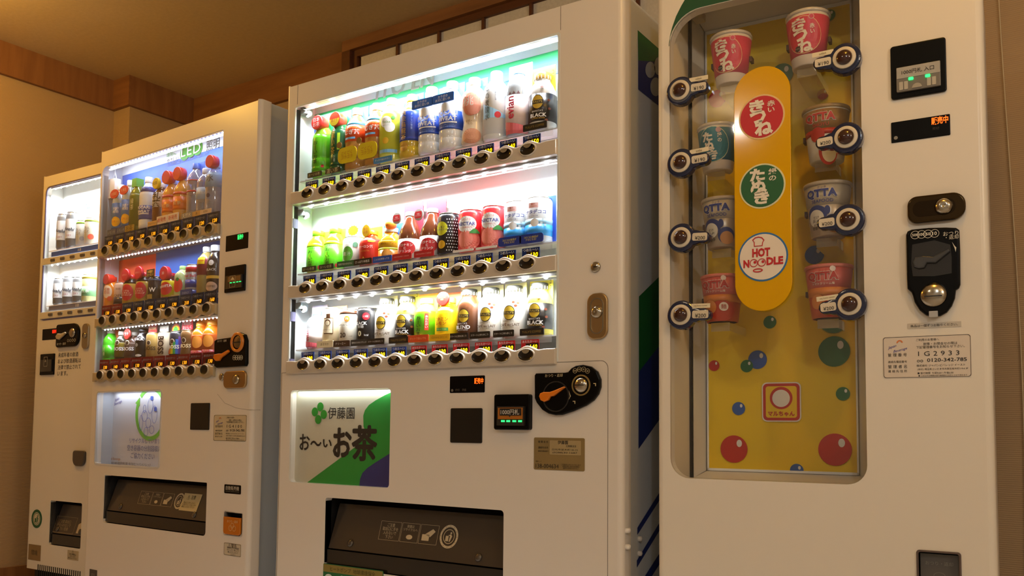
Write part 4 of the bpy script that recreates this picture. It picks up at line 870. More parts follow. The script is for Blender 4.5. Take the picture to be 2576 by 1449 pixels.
def kitsune(band, disc, t, H, R):
    band(.18, .88, pink); disc(-.001, .53, R*.80, M_('#e8c890', .5), sz=1.08); disc(-.001, .53, R*.77, M_('#cc3048', .4), sz=1.08, off=.0014)
    for ch, dx, z in (('き', -.012, .72), ('つ', -.009, .52), ('ね', .001, .32)): t(ch, dx, z, .032, cream, h=.027, bold=.05)
    t('赤\nい', .017, .62, .010, cream, h=.022, bold=.02); disc(.016, .83, .006, M_('#e0b0a0', .5), off=.002); disc(.016, .83, .0045, M_('#cc3048', .4), off=.0026); disc(-.014, .29, .006, M_('#3a2c2c', .5), off=.0034); t('うどん', -.014, .29, .010, cream, off=.0044)
def tanuki(band, disc, t, H, R):
    band(.20, .88, M_('#2c7890', .4)); disc(-.001, .53, R*.80, M_('#e0dcb0', .5), sz=1.08); disc(-.001, .53, R*.77, M_('#2a7a8c', .4), sz=1.08, off=.0014)
    for ch, dx, z in (('た', -.012, .70), ('ぬ', -.008, .50), ('き', -.002, .30)): t(ch, dx, z, .025, cream, h=.022, bold=.05)
    t('緑\nの', .016, .66, .010, cream, h=.022, bold=.02); disc(.014, .82, .006, M_('#c8a0a0', .5), off=.002)
def qtta(c_top, ink, sub, kind):
    def f(band, disc, t, H, R):
        band(.56, .91, c_top)
        t('QTTA', -.006, .76, .0685, M_('#f0e4d4', .5), h=.0235, bold=.09, off=.0022); t('QTTA', -.006, .76, .066, ink, h=.021, bold=.05, off=.0032); t('クッタ', -.004, .875, .018, ink); t(sub, -.004, .63, .046 if len(sub) > 5 else .034, ink if kind != 'tomato' else cream, bold=.01)
        if kind == 'shoyu':
            band(.46, .56, M_('#b8281c', .4)); disc(-.012, .46, .016, M_('#b8281c', .4)); disc(.010, .16, .020, M_('#c03020', .4), sz=1.6); disc(.012, .14, .015, M_('#e8e0cc', .4), sz=1.6, off=.0016)
        elif kind == 'sea':
            nb = M_('#26387c', .4); disc(-.018, .40, .024, nb, sz=.8); disc(-.019, .33, .018, M_('#e4dccc', .4), sz=1.0, off=.0016); disc(.006, .46, .006, nb, sz=1.6); disc(.017, .22, .019, nb); disc(.018, .17, .015, M_('#c08850', .4), off=.0018)
            t('だけ\n具UP!\n60%\n増量中', -.018, .24, .020, INK, h=.030)
        else:
            band(.0, .56, M_('#c4502c', .4)); band(.40, .56, M_('#d4803c', .4), .0009); disc(.010, .22, .026, M_('#b83a20', .4), sx=1.1, sz=.9, off=.0016); disc(-.018, .30, .016, M_('#d88848', .4), off=.002); disc(.014, .30, .010, M_('#f0e4d4', .5), off=.0026); t('麺', .014, .30, .011, M_('#b83a20', .5), off=.004); disc(.016, .90, .006, M_('#f0dcd0', .5), off=.002)
    return f
cw = M_('#e8dccb', .4); sil = M_('#b8a890', .3, metal=.3)
cup(1839, 96, 219, .096, 'noodle_cup', 'red and white noodle cup, upper left in yellow window', cw, None, lidm, kitsune)
cup(2032, 42, 176, .096, 'noodle_cup', 'red and white noodle cup, upper right under green ball', cw, None, lidm, kitsune)
cup(1806, 322, 435, .096, 'noodle_cup', 'teal noodle cup half hidden by the oblong yellow sign', cw, None, lidm, tanuki)
cup(2078, 279, 412, .100, 'noodle_cup', 'brown and white noodle cup with red letters', M_('#e8e0cc', .35), None, M_('#a08050', .35), qtta(M_('#9a7442', .35), M_('#c02820', .5), 'SHOYU', 'shoyu'))
cup(1820, 505, 628, .100, 'noodle_cup', 'silver noodle cup with blue letters, left of oblong sign', sil, None, M_('#c0b098', .3), qtta(M_('#c0b298', .3), M_('#2c3c88', .5), 'SEAFOOD', 'sea'))
cup(2082, 467, 600, .100, 'noodle_cup', 'silver noodle cup with blue letters, right of oblong sign', sil, None, M_('#c0b098', .3), qtta(M_('#c0b298', .3), M_('#2c3c88', .5), 'SEAFOOD', 'sea'))
cup(1817, 696, 812, .098, 'noodle_cup', 'pink tomato noodle cup, lower left in yellow window', M_('#d8604c', .35), None, M_('#d87868', .35), qtta(M_('#d86a60', .35), M_('#b83028', .5), 'トマトクリーム味', 'tomato'))
cup(2085, 672, 803, .100, 'noodle_cup', 'pink tomato noodle cup, lower right in yellow window', M_('#d8604c', .35), None, M_('#d87868', .35), qtta(M_('#d86a60', .35), M_('#b83028', .5), 'トマトクリーム味', 'tomato'))
# ---- keyhole-shaped selection buttons
navy = M_('#101c40', .12, coat=.6); brown = M_('#3a1a12', .12, coat=.6); cr = M_('#d8ccb4', .4)
def selbutton(px, py, tx_, ty, price, note=None):
    x, z = M4.P(px, py, -.012); xt, zt = M4.P(tx_, ty, -.012); L = math.hypot(xt-x, zt-z); an = math.atan2(zt-z, xt-x) if xt > x else math.atan2(z-zt, x-xt)
    s = 1 if xt > x else -1; R = .0335 if s < 0 else .0335; hw = .0135
    pts = circ(0, 0, R, 30, a0=.55, a1=2*PI-.55)+[(R*1.05, -hw-.003), (R*1.3, -hw), (L-hw, -hw)]+circ(L-hw, 0, hw, 8, a0=-PI/2, a1=PI/2)+[(R*1.3, hw), (R*1.05, hw+.003)]
    ca, sa = math.cos(an), math.sin(an)
    def tr_(p): return [(x+(s*a)*ca-b*sa, z+(s*a)*sa+b*ca) for a, b in p]
    q = tr_(pts); q = q if s > 0 else q[::-1]
    o = G().plate([q], -.020, .024, navy, bev=.005).build('select_button', M4.root)
    G().lathe([(.0235, -.020), (.0235, -.0225), (.0220, -.0235), (.016, -.0235)], cr, x, axis='y', z0=z, n=30, caps=False).build('button_ring', o)
    G().lathe([(.0165, -.0235), (.0155, -.027), (.010, -.0305), (.004, -.032), (0, -.0322)], brown, x, axis='y', z0=z, n=28).build('button_dome', o)
    m = (R*.80+L-hw*.35)/2; hl_ = (L-hw*.35-R*.80)/2; q = tr_(rr(m-hl_, m+hl_, -.0088, .0088, .004, 3)); cx, cz = tr_([(m, 0)])[0]
    g = G().plate([q if s > 0 else q[::-1]], -.0208, .0008, cr); g.text(price, cx+.001, cz-.003, -.0216, INK, w=hl_*1.35, rot=an); g.build('price_window', o)
    if note:
        nx, nz = tr_([(m, hw+.006)])[0]; g = G().plate([[(nx+a*ca-b*sa, nz+a*sa+b*ca) for a, b in rr(-.022, .022, -.005, .005, 0)]], -.0195, .0006, M_('#e4d8b8', .6)); g.text(note, nx, nz, -.0204, M_('#8a7a5a', .6), w=.030 if len(note) > 6 else .014, rot=an); g.build('paper_note', o)
for a in ((1713, 230, 1784, 217, '¥190', 'udon'), (1714.6, 411, 1787, 397, '¥190', 'soba'), (1716, 599, 1787, 596, '¥200', None), (1715.6, 793, 1790, 791, '¥200', 'pig bone ramen'),
          (2125.7, 149, 2046, 165, '¥190', 'udon'), (2130, 348, 2052, 364, '¥200', None), (2135, 554, 2056, 565, '¥200', None), (2139, 766, 2060, 777, '¥200', 'pig bone ramen')): selbutton(*a)
# ---- fittings on the right of the door
x0, x1, z0, z1 = 0, 0, 0, 0
a = [M4.P(*p) for p in ((2238.5, 122), (2378.5, 93.5), (2244, 253), (2383, 230.5))]; x0, x1 = (a[0][0]+a[2][0])/2, (a[1][0]+a[3][0])/2; z1, z0 = (a[0][1]+a[1][1])/2, (a[2][1]+a[3][1])/2
o = G().plate([rr(x0, x1, z0, z1, .006)], -.006, .01, BLACK, bev=.002).build('bill_acceptor', M4.root); Wd, H = x1-x0, z1-z0
sb = G().plate([rr(x0+Wd*.11, x1-Wd*.10, z0+H*.10, z0+H*.56, .002)], -.012, .008, M_('#77726a', .25, coat=.5), bev=.001).build('bill_slot', o)
g = G().box(x0+Wd*.12, x1-Wd*.11, -.0128, -.012, z0+H*.345, z0+H*.55, M_('#a8a49c', .4)).text('1000円札 入口', (x0+x1)/2, z0+H*.45, -.0134, INK, w=Wd*.58, bold=.005)
for k in (.16, .25, .66, .75): g.plate([rr(x0+Wd*k, x0+Wd*(k+.07), z0+H*.13, z0+H*.28, .001, 2)], -.0132, .001, M_('#b8b2a4', .2, coat=.5))
g.plate([circ((x0+x1)/2-Wd*.02, z0+H*.13, Wd*.09, 14, a0=0, a1=PI)], -.0138, .0016, M_('#a8a294', .2, coat=.5)); g.build('lettering', sb)
g = G()
for k in (.33, .63): g.plate([rr(x0+Wd*k, x0+Wd*(k+.09), z0+H*.285, z0+H*.335, .0015, 2)], -.0145, .002, LEDG)
g.build('slot_light', o)
a = [M4.P(*p) for p in ((2241, 309), (2390, 287), (2243, 360), (2391, 340))]; x0, x1 = (a[0][0]+a[2][0])/2, (a[1][0]+a[3][0])/2; z1, z0 = (a[0][1]+a[1][1])/2, (a[2][1]+a[3][1])/2; Wd, H = x1-x0, z1-z0
o = G().plate([rr(x0, x1, z0, z1, .002)], -.002, .005, BLACK, bev=.001).build('status_display', M4.root)
G().text('販売中', x0+Wd*.83, z0+H*.76, -.0026, LEDR, w=Wd*.28, h=H*.36, bold=.02).flat(circ(x0+Wd*.08, z0+H*.22, .0038, 14), -.0024, M_('#8a8478', .5)).text('売切', x0+Wd*.76, z0+H*.40, -.0024, M_('#3a2a22', .5), w=Wd*.11).build('lettering', o)
x0, x1 = M4.P(2284, 530)[0], M4.P(2430, 515)[0]; z1 = M4.P(2357, 491)[1]; z0 = M4.P(2357, 559)[1]
lk = G().plate([rr(x0, x1, z0, z1, [.018, .024, .024, .018], 8)], -.012, .014, M_('#4a3c28', .12, metal=1), bev=.004).build('lock_plate', M4.root)
G().plate([rr(x0+.010, x1-.018, z0+.012, z1-.012, .014, 8)], -.013, .002, M_('#3a2e20', .2, metal=1)).build('lock_recess', lk)
G().lathe([(.017, -.012), (.016, -.018), (.010, -.023), (.004, -.024), (0, -.022)], CHROME, x0+(x1-x0)*.63, axis='y', z0=(z0+z1)/2, n=26).build('lock_cylinder', lk)
out = [(280,400),(290,375),(320,362),(440,350),(560,347),(630,350),(652,365),(658,500),(660,745),(650,770),(628,785),(622,840),(600,895),(565,940),(520,965),(470,970),(420,960),(375,925),(340,870),(328,825),(318,800),(290,775),(286,700)]
cp = G().plate([M4.poly(out, k5)], -.014, .016, BLACK, bev=.005).build('coin_panel', M4.root)
G().plate([M4.poly([(325,470),(480,440),(590,470),(600,560),(600,670),(480,690),(330,690),(318,600)], k5)], -.0150, .0012, M_('#141416', .2, coat=.6)).build('lever_well', cp)
lever_shape(M4, cp, M4.poly([(328,600),(345,565),(400,555),(470,560),(580,503),(590,520),(490,600),(430,600),(410,635),(370,640),(340,630)], k5), -.026, .012, M_('#3c3e42', .15, coat=.6))
x, z = M4.P(*k5(473, 820)); coin_dome(M4, cp, x, z, .0235, -.014); G().box(x-.016, x+.016, -.0262, -.022, z-.0045, z-.0025, DARK).build('coin_slit', cp)
x, z = M4.P(*k5(473, 953)); G().plate([rr(x-.008, x+.008, z-.006, z+.006, .001)], -.0165, .004, M_('#b0b0b0', .2, coat=.6)).build('clear_tab', cp)
g = G(); im = M_('#d8d0c0', .5)
for k, (sx, sy) in enumerate(((345, 403), (390, 399), (435, 396), (481, 392))):
    x, z = M4.P(*k5(sx, sy)); g.plate([circ(x, z, .0083, 20), circ(x, z, .0074, 20)[::-1]], -.0148, .0003, im); g.text(('500', '100', '50', '10')[k], x, z, -.0148, im, w=.011 if k < 2 else .008, bold=.02)
x, z = M4.P(*k5(593, 392)); g.text('おつり', x, z, -.0148, im, w=.027); x, z = M4.P(*k5(603, 418)); g.text('・返却', x, z, -.0148, im, w=.023)
g.flat(M4.poly([(602,452),(620,478),(632,490),(628,522),(620,495)], k5), -.0148, im); g.build('lettering', cp)
a = [M4.P(2283, 814), M4.P(2418, 808), M4.P(2283, 828), M4.P(2418, 822)]
sticker(M4, 'notice_sticker', (a[0][0], a[1][0], (a[2][1]+a[3][1])/2, (a[0][1]+a[1][1])/2), M_('#c8bfb0', .5), [('商品は一個ずつお取りください。', .5, .5, .88, INK)], r=.0005, label='pale strip with one line of black text')
def jblogo(g, x0, x1, z0, z1, y):
    W, H = x1-x0, z1-z0; bm = M_('#3a3a9c', .5)
    g.text('Japan', x0+W*.11, z1-H*.25, y, bm, w=W*.11, rot=.3, shear=.5).text('Beverage', x0+W*.205, z1-H*.33, y, bm, w=W*.17, rot=.25, shear=.5)
    for i in range(7): a = PI*(i+.5)/7; g.flat([(x0+W*.20+.006*math.cos(a+.3), z1-H*.155+.006*math.sin(a+.3)), (x0+W*.20+.0025*math.cos(a), z1-H*.155+.0025*math.sin(a)), (x0+W*.20+.006*math.cos(a-.2), z1-H*.155+.006*math.sin(a-.2))], y, M_('#e07828', .5))
def jbcard(M, R, num, bg, lab):
    return sticker(M, 'management_sticker', R, bg, [('ご利用のお客様へ', .52, .10, .26, INK), ('故障・お問合せの際は', .66, .20, .38, INK), ('下記管理番号をお知らせ下さい。', .66, .275, .54, INK), (num, .64, .43, .46, INK, dict(sp=1.6, hf=.11)), ('管 理 番 号', .17, .44, .22, INK), ('連絡先電話番号', .17, .605, .22, INK), ('管 理 者 名', .17, .72, .22, INK), ('連 絡 先 住 所', .17, .83, .22, INK), ('0120-342-785', .73, .585, .44, INK, dict(bold=.01, hf=.085)), ('oo', .43, .60, .07, INK), ('株式会社 ジャパンビバレッジ イースト', .66, .71, .54, INK), ('(本社) 埼玉県さいたま市大宮区桜木町1-9-6 3F', .68, .80, .56, INK), ('■ 受付時間  午前9:00〜午後6:00', .60, .89, .40, INK), ('■ 上記以外の時間は留守番電話の対応とさせて頂きます', .68, .95, .54, INK)], border=INK, draw=jblogo, label=lab, r=.005)
jbcard(M4, (.4875, .6485, .8364, .9214), '1G2933', M_('#dccfbf', .45), 'pale card with service phone number and printed rules')
# coin return cup
x0, x1, z0, z1 = cr4; t = .004
g = G().box(x0, x1, .045, .049, z0, z1, DARK).box(x0-t, x0, .002, .049, z0, z1, DARK).box(x1, x1+t, .002, .049, z0, z1, DARK).box(x0, x1, .002, .049, z1, z1+t, DARK).box(x0, x1, .002, .049, z0-t, z0, DARK)
o = g.build('coin_return', M4.root); G().plate([rr(x0, x1, z0, z1, .006), rr(x0+.004, x1-.004, z0+.004, z1-.004, .004)[::-1]], -.003, .006, M_('#5a4a44', .3, coat=.4), bev=.001).build('return_frame', o)
fl = G().box(x0+.006, x1-.005, .012, .016, z0+.01, z1-.008, M_('#56524e', .3, coat=.4)).build('return_flap', o)
g = G(); pm = M_('#87817a', .5); cx = (x0+x1)/2; g.text('おつり・返却', cx, z1-.026, .0112, pm, w=(x1-x0)*.62)
for dx, dz in ((0, -.050), (-.012, -.059), (.012, -.059)): g.plate([circ(cx+dx, z1+dz, .0105, 20, sz=.62), circ(cx+dx, z1+dz, .0097, 20, sz=.60)[::-1]], .0112, .0003, pm)
g.build('lettering', fl)

# ================================================================== MACHINE with blue header window (second from left)
M2 = Machine('drink_vending_machine', -1.1715, .0665, -.0448, 'white drink vending machine with blue-backed window and recycling poster')
W2, H2 = 1.022, 1.83
n3 = crop(230, 300, .2209); n4 = crop(230, 580, .2622); n5 = crop(200, 950, .3444); n6 = crop(520, 550, .414)
win2 = (.0203, .820, .8986, 1.7626); pos2 = (.046, .500, .567, .8565); ret2 = (.1275, .789, .348, .5299)
a = M2.P(565, 1287.5); b = M2.P(607, 1349.5); cr2 = (a[0], b[0], b[1], a[1])
cabinet(M2, W2, H2, [rr(*win2, [.02, .02, .006, .03])[::-1], rr(*pos2, .016)[::-1], rr(*ret2, [.014, .014, .004, .004])[::-1], rr(*cr2, [.012, .012, .002, .002])[::-1]], dt=.045, side=M_('#c8d0d8', .4))
BD = .088; M2.turn = .50
showcase(M2, *win2, BD, M_('#c9ced6', .4), wall=M_('#ccd2da', .35), rad=.02)
G().box(.022, .818, BD-.003, BD-.001, 1.44, 1.748, surf('blue_sky_panel', '#1f4fb8', '#4f86dc', .5, 'noise', 6, 0)).build('blue_panel', M2.root)
G().box(.022, .29, BD-.003, BD-.001, 1.16, 1.395, M_('#d8542c', .5)).build('orange_panel', M2.root)
G().box(.29, .818, BD-.004, BD-.002, 1.16, 1.398, M_('#2f68c8', .5)).build('blue_panel', M2.root)
G().plate([M2.poly([(290, 690), (310, 655), (420, 632), (490, 620), (495, 612), (380, 630), (300, 648)], None, BD)], BD-.004, .001, M_('#d8542c', .5)).build('orange_strip', M2.root) if 0 else None
hs = G().box(.022, .818, BD-.004, BD-.002, 1.748, 1.806, M_('#dfe4ea', .5)).build('header_sign', M2.root)
def q2(x, y): return M2.P(*n3(x, y), BD-.004)
g = G(); gg = M_('#3f9a3c', .5); gm = M_('#44504a', .5)
for ch, x, y, r in (('L', 1065, 385, .030), ('E', 1140, 350, .030), ('D', 1215, 325, .030)):
    a = q2(x, y); g.flat(circ(a[0], a[1], r, 24), BD-.0050-.0002*(x % 7), gg)
a = q2(1140, 352); g.text('LED', a[0], a[1], BD-.0078, Wt, w=.125, h=.036, bold=.005, sp=1.15)
a = q2(1365, 295); g.text('照明', a[0]+.012, a[1], BD-.006, gm, w=.080)
a = q2(915, 392); g.text('環境に', a[0], a[1], BD-.006, gg, w=.064); a = q2(930, 462); g.text('やさしい', a[0], a[1], BD-.006, gm, w=.080)
a = q2(1090, 480); g.text('年間消費電力量 約23%の省エネに貢献します', a[0], a[1]+.008, BD-.008, M_('#3f5a7c', .5), w=.27); g.build('lettering', hs)
for z, p in ((1.758, 1.1), (1.385, .85), (1.102, .85)): ledstrip(M2, .06, .812, .010, z, 34, p, col=(.86, .9, 1.0), strip=M_('#f0f2ff', .4, emit=9), size=.0030, top=(.17, .15, 2.9) if z > 1.7 else None)
BX2 = [.085+(.770-.085)*i/9 for i in range(10)]
button_rail(M2, .024, .818, 1.414, BX2, '120 120 150 150 130 130 130 130 120 120'.split(), [0]*10, 2, zt=.040)
button_rail(M2, .024, .818, 1.134, BX2, '130 130 130 130 130 130 130 210 160 160'.split(), [1, 1]+[0]*8, 2, zt=.040)
button_rail(M2, .024, .818, .9185, BX2, '130 140 140 130 130 130 130 130 130 130'.split(), [1]*10, 2, zt=.040)
ZR2 = (1.480, 1.192, .970); D2 = .048
for z in ZR2: G().box(.024, .816, .024, .086, z-.004, z, M_('#c4c8d0', .4)).build('shelf', M2.root)
r2n = ('top row, blue-backed window', 'middle row, blue-backed window', 'bottom row, blue-backed window')
def p2(row, px, toppy, prof, R, name, label, cat, body, cap=None, capmat2=None):
    x, zt = M2.P(px, toppy, D2); z = ZR2[row]
    return Prod(M2, x, D2, z, zt-z, R, prof, name, label+', '+r2n[row], cat, 'drinks in the blue-backed window', body, cap, capmat2)
# top row
for px, tp, lb in ((306, 466, 'leftmost blue and yellow lemon bottle'), (330, 455, 'second blue and yellow lemon bottle')):
    p = p2(0, px, tp, 'pet', .032, 'lemon_drink_bottle', lb, 'bottle', M_('#a8b4b8', .15, coat=.4), Wt)
    p.band(.12, .62, M_('#2a6ab8', .35)).disc(-.002, .26, .020, M_('#f0b81c', .4)).t('レモン', -.002, .26, .024, Rd, off=.003).t('水分\n補給', -.002, .48, .026, Wt).base(M_('#2a4a80', .4), .024, 'レモン水', M_('#9ab0d0', .5), w=.066)
    b = G().plate([circ(0, p.H*.80, .031, 24, sz=.6)], -.030, .003, M_('#d03a30', .3)).build('red_sign', p.root); G().text('大満足', 0, p.H*.80, -.0312, M_('#f0c8b0', .5), w=.04).build('lettering', b); p.done()
p = p2(0, 351, 452, 'pet2', .033, 'tea_bottle', 'tall dark olive tea bottle with green box cap', 'bottle', M_('#6a7a28', .15, coat=.4), Wt)
p.band(.10, .70, M_('#5c7020', .35)).t('緑\n茶', -.008, .50, .014, M_('#e8e8c0', .5), h=.045).base(M_('#a89038', .4), .024, 'お茶', M_('#5a4a18', .5), w=.062); G().box(-.016, .016, -.022, .010, p.H*.84, p.H*1.0, M_('#5aa83c', .4)).build('green_box', p.root); p.done()
p = p2(0, 376, 447, 'pet', .034, 'sports_drink_bottle', 'blue and white sports drink bottle', 'bottle', M_('#e8eef4', .2, coat=.4), Wt)
p.band(.18, .44, M_('#1c4aa8', .35)).band(.70, .80, M_('#1c4aa8', .35), name='neck_band').t('POCARI\nSWEAT', -.004, .36, .056, Wt, off=.003, bold=.03).patch(-.030, .02, .27, .29, Wt).done()
p = p2(0, 409, 462, 'pet2', .034, 'milk_tea_bottle', 'brown milk tea bottle under a yellow round sign', 'bottle', M_('#5a2c18', .2, coat=.4), Wt)
p.band(.42, .76, M_('#e8e4dc', .35)).t('乳\n茶', -.004, .59, .034, INK, off=.004, h=.062, bold=.02).base(M_('#d8b070', .4), .018, 'ミルクティー', INK, w=.066).drum(M_('#e0cc18', .3), .97, .022, '紅茶', M_('#5a4a10', .5), y0=-.030, ln=.012).done()
for px, tp, lb in ((434, 452, 'left orange tea bottle under a red ball sign'), (462, 443, 'right orange tea bottle under a red ball sign')):
    p = p2(0, px, tp, 'pet', .034, 'tea_bottle', lb, 'bottle', M_('#e0a048', .15, coat=.4), Wt)
    p.band(.24, .52, M_('#e07020', .35)).band(.56, .62, M_('#c83c2c', .35), name='red_band').t('紅茶', -.004, .38, .03, M_('#f0e0b0', .5), off=.003).base(M_('#e8e0dc', .4), .030, '新発売', M_('#d03030', .5), w=.068, dx=-.004).drum(M_('#d02830', .2, coat=.6), 1.02, .026, None, None, y0=-.03, ln=.03).done()
p = p2(0, 496, 412, 'pet2', .034, 'water_bottle', 'clear bottle with red bands before a blue card', 'bottle', clear('clear_bottle', gloss=.12, rough=.05, body='#b8c8e0', bodyfac=.35), M_('#2f6ac8', .35))
p.band(.46, .49, M_('#c03040', .35)).band(.66, .68, M_('#c03040', .35), name='red_band').card(.076, 1.02, M_('#2a68d0', .5), z0=.2).base(M_('#8a9098', .4), .020, '天然水', Wt, w=.066).done()
p = p2(0, 520, 425, 'pet2', .033, 'water_bottle', 'clear water bottle left of the red-capped one', 'bottle', clear('clear_bottle'), M_('#d8e4f0', .35))
p.band(.34, .58, M_('#a8c4e4', .35)).t('WATER', -.002, .46, .036, Wt, off=.003).base(M_('#c8a060', .4), .018, '水', INK, w=.06, tw=.2).done()
p = p2(0, 544, 409, 'pet2', .035, 'water_bottle', 'clear water bottle under a red round sign', 'bottle', clear('clear_bottle'), M_('#d8e4f0', .35))
p.band(.50, .78, M_('#8fb4d8', .35)).t('水', -.004, .66, .026, M_('#28384c', .5), off=.003).disc(-.010, .34, .008, M_('#28386c', .4)).drum(M_('#c82430', .2, coat=.6), .99, .024, None, None, y0=-.03, ln=.03).base(M_('#d8c4b0', .4), .016, '天然水', INK, w=.066, tw=.4).done()
# middle row
p = p2(1, 283, 697, 'small', .031, 'tea_bottle', 'small orange bottle with a red cap', 'bottle', PETG('#e08a2c'), M_('#d83828', .3)); p.disc(-.002, .50, .020, M_('#e8d4b8', .4), sz=1.3).t('紅茶\n花伝', -.002, .52, .024, M_('#c83c28', .5), off=.003).disc(.010, .28, .010, M_('#d85a28', .4)).drum(M_('#d83a2c', .3), .90, .022, None, None, y0=-.028, ln=.03).done()
p = p2(1, 309, 713, 'can', .031, 'coffee_can', 'pink and dark coffee can', 'can', M_('#d8b8a4', .3)); p.band(.10, .38, M_('#38343c', .3)).t('CAFE', 0, .44, .03, INK, off=.003).t('微糖', 0, .72, .02, M_('#8a5a48', .5)).done()
for px, tp, lb in ((333, 693, 'left one of two red and gold energy drink bottles'), (366, 687, 'right one of two red and gold energy drink bottles')):
    p = p2(1, px, tp, 'bcan', .034, 'vitamin_drink_bottle', lb, 'bottle', M_('#b8963c', .25, coat=.4), M_('#c01c28', .3)); p.disc(-.002, .40, .026, M_('#c41c28', .35), sz=1.25).t('リアル\nビタミン\nストロング', -.002, .38, .040, M_('#f0dcc0', .5), off=.004, bold=.02).band(.70, .86, M_('#241410', .3), name='neck_band')
    p.drum(M_('#c82030', .3), .98, .025, 'ビタミン', M_('#f0d0b0', .5), y0=-.032, ln=.012).done()
p = p2(1, 396, 698, 'can', .0325, 'coffee_can', 'dark blue can with a black and gold sign', 'can', M_('#1c2430', .25)); p.t('W', .0, .46, .026, Wt, off=.003, bold=.03).patch(-.03, .03, .84, .90, M_('#4a6a8c', .4)).patch(-.03, .0, .10, .28, M_('#a89048', .4)).base(Wt, .006, w=.064)
b = G().box(-.026, .026, -.030, -.028, p.H*.98, p.H*1.28, M_('#3a3418', .4)).build('sign_board', p.root); G().text('W微糖\nコーヒー', 0, p.H*1.13, -.0308, Gd, w=.044, bold=.02).build('lettering', b); p.done()
p = p2(1, 430, 688, 'bcan', .0325, 'vitamin_drink_bottle', 'red and yellow vitamin bottle with red round cap', 'bottle', M_('#5a2014', .2, coat=.4), M_('#c02030', .3)); p.band(.10, .70, M_('#e4d020', .35)).disc(-.004, .40, .026, M_('#c82828', .35), sz=.95).t('NAVITA', -.004, .48, .048, Wt, off=.004, rot=.15, bold=.03).band(.02, .10, M_('#6a2018', .35), name='foot_band').drum(M_('#cc2838', .3), .97, .027, '30', Wt, y0=-.032, ln=.020, tw=.5).done()
p = p2(1, 462, 670, 'pet2', .031, 'juice_bottle', 'pale green bottle with a red tomato print', 'bottle', PETG('#b8cc90'), M_('#a8dc90', .35)); p.disc(-.006, .38, .020, M_('#d84030', .35), sz=1.3).disc(-.006, .56, .007, M_('#3f8a3c', .4)).base(M_('#c8b890', .4), .012, w=.05).done()
p = p2(1, 490, 668, 'can', .031, 'energy_drink_can', 'red, silver and blue slim energy drink can', 'can', M_('#b8bcc4', .25, metal=.4)); p.band(.76, .92, M_('#c02838', .3), name='red_band').band(.28, .52, M_('#1f3c98', .3)).band(.06, .20, M_('#2a50b0', .3), name='blue_band').t('Red Bull', -.004, .64, .046, M_('#c02838', .5), off=.003, bold=.02).base(M_('#24489c', .4), .026, 'ENERGY', M_('#a8bce0', .5), w=.070, tw=.6).done()
p = p2(1, 522, 622, 'pet2', .034, 'lemon_tea_bottle', 'tall olive lemon tea bottle with a yellow tag', 'bottle', M_('#9a8a50', .15, coat=.4), M_('#e8ecf0', .3)); p.band(.40, .74, M_('#8a2a3c', .35)).patch(-.024, .008, .62, .76, M_('#e8cc18', .4), off=.002).t('Lipton', -.008, .69, .026, M_('#c02020', .5), off=.0034, bold=.02).done()
p = p2(1, 546, 618, 'bcan', .0325, 'coffee_bottle_can', 'tall black bottle can at right end', 'bottle can', M_('#1c1a1c', .2, coat=.4), M_('#b8bcc0', .3)); p.disc(-.004, .62, .010, M_('#d8d4cc', .4)).t('BLACK', -.004, .48, .036, Wt, off=.003).patch(-.03, .03, .30, .36, Gd).disc(-.004, .14, .024, M_('#d8b8a0', .4), sz=.7).t('COFFEE', -.004, .14, .034, M_('#5a4028', .5), off=.003).done()
# bottom row
p = p2(2, 281, 829, 'small', .031, 'tea_bottle', 'bright green tea bottle with white cap', 'bottle', PETG('#4fc82c'), Wt); p.band(.14, .52, M_('#3fb824', .3)).t('緑\n茶', -.010, .34, .010, M_('#d8e8b0', .5), h=.036).card(.056, .98, M_('#d86a48', .5), dx=.012, z0=.55).done()
def boss(px, tp, prof, lb, body, lab, tcol, vertical=False, extra=None):
    p = p2(2, px, tp, prof, .032, 'coffee_can', lb, 'can', body, M_('#c8c4b8', .3) if prof in CAPZ else None)
    if lab: p.band(.16, .62, lab)
    if vertical: p.t('BOSS', -.004, .50, .068, tcol, off=.004, rot=-PI/2, bold=.03)
    else: p.disc(-.008, .62, .010, M_('#e8dcc0', .4)).disc(-.008, .62, .0075, M_('#4a3828', .4), off=.002).t('BOSS', -.002, .42, .042, tcol, off=.003, bold=.03)
    if extra: extra(p)
    return p.done()
def top_sign(col, text, tc, h=.030, w=.056):
    def f(p):
        b = G().box(-w/2, w/2, -.012, -.010, p.H*1.01, p.H*1.01+h, M_(col, .4)).build('sign_board', p.root); G().text(text, 0, p.H*1.01+h/2, -.0128, M_(tc, .5), w=w*.8).build('lettering', b)
    return f
boss(312, 834, 'bcan', 'dark olive coffee bottle can with a silver neck', M_('#3a3424', .25), M_('#8a7a2c', .35), Wt)
boss(337, 836, 'bcan', 'brown coffee bottle can with red round sign', M_('#5a4034', .25), M_('#6a5448', .35), Wt, extra=lambda p: p.drum(M_('#c83c34', .3), .92, .022, 'ラテ', Wt, y0=-.030, ln=.008))
p = p2(2, 363, 827, 'bcan', .031, 'coffee_bottle_can', 'tall black coffee bottle can', 'bottle can', M_('#121214', .22, coat=.3), M_('#121214', .25)); p.t('BLACK', -.006, .66, .044, Wt, off=.003, bold=.04).disc(-.012, .48, .007, M_('#8a8478', .4)).disc(-.004, .16, .014, M_('#d8d4cc', .4), sz=.35).done()
boss(391, 838, 'can', 'gold coffee can with dark rim', M_('#b89a58', .3, metal=.3), None, M_('#4a3418', .5), extra=top_sign('#a83c34', '贅沢微糖', '#f0d8a0'))
boss(420, 836, 'can', 'cream coffee can with large vertical brown letters', M_('#dccbaa', .3), None, M_('#3a2414', .5), vertical=True, extra=top_sign('#d8dcd4', 'カフェオレ', '#a84848', h=.022))
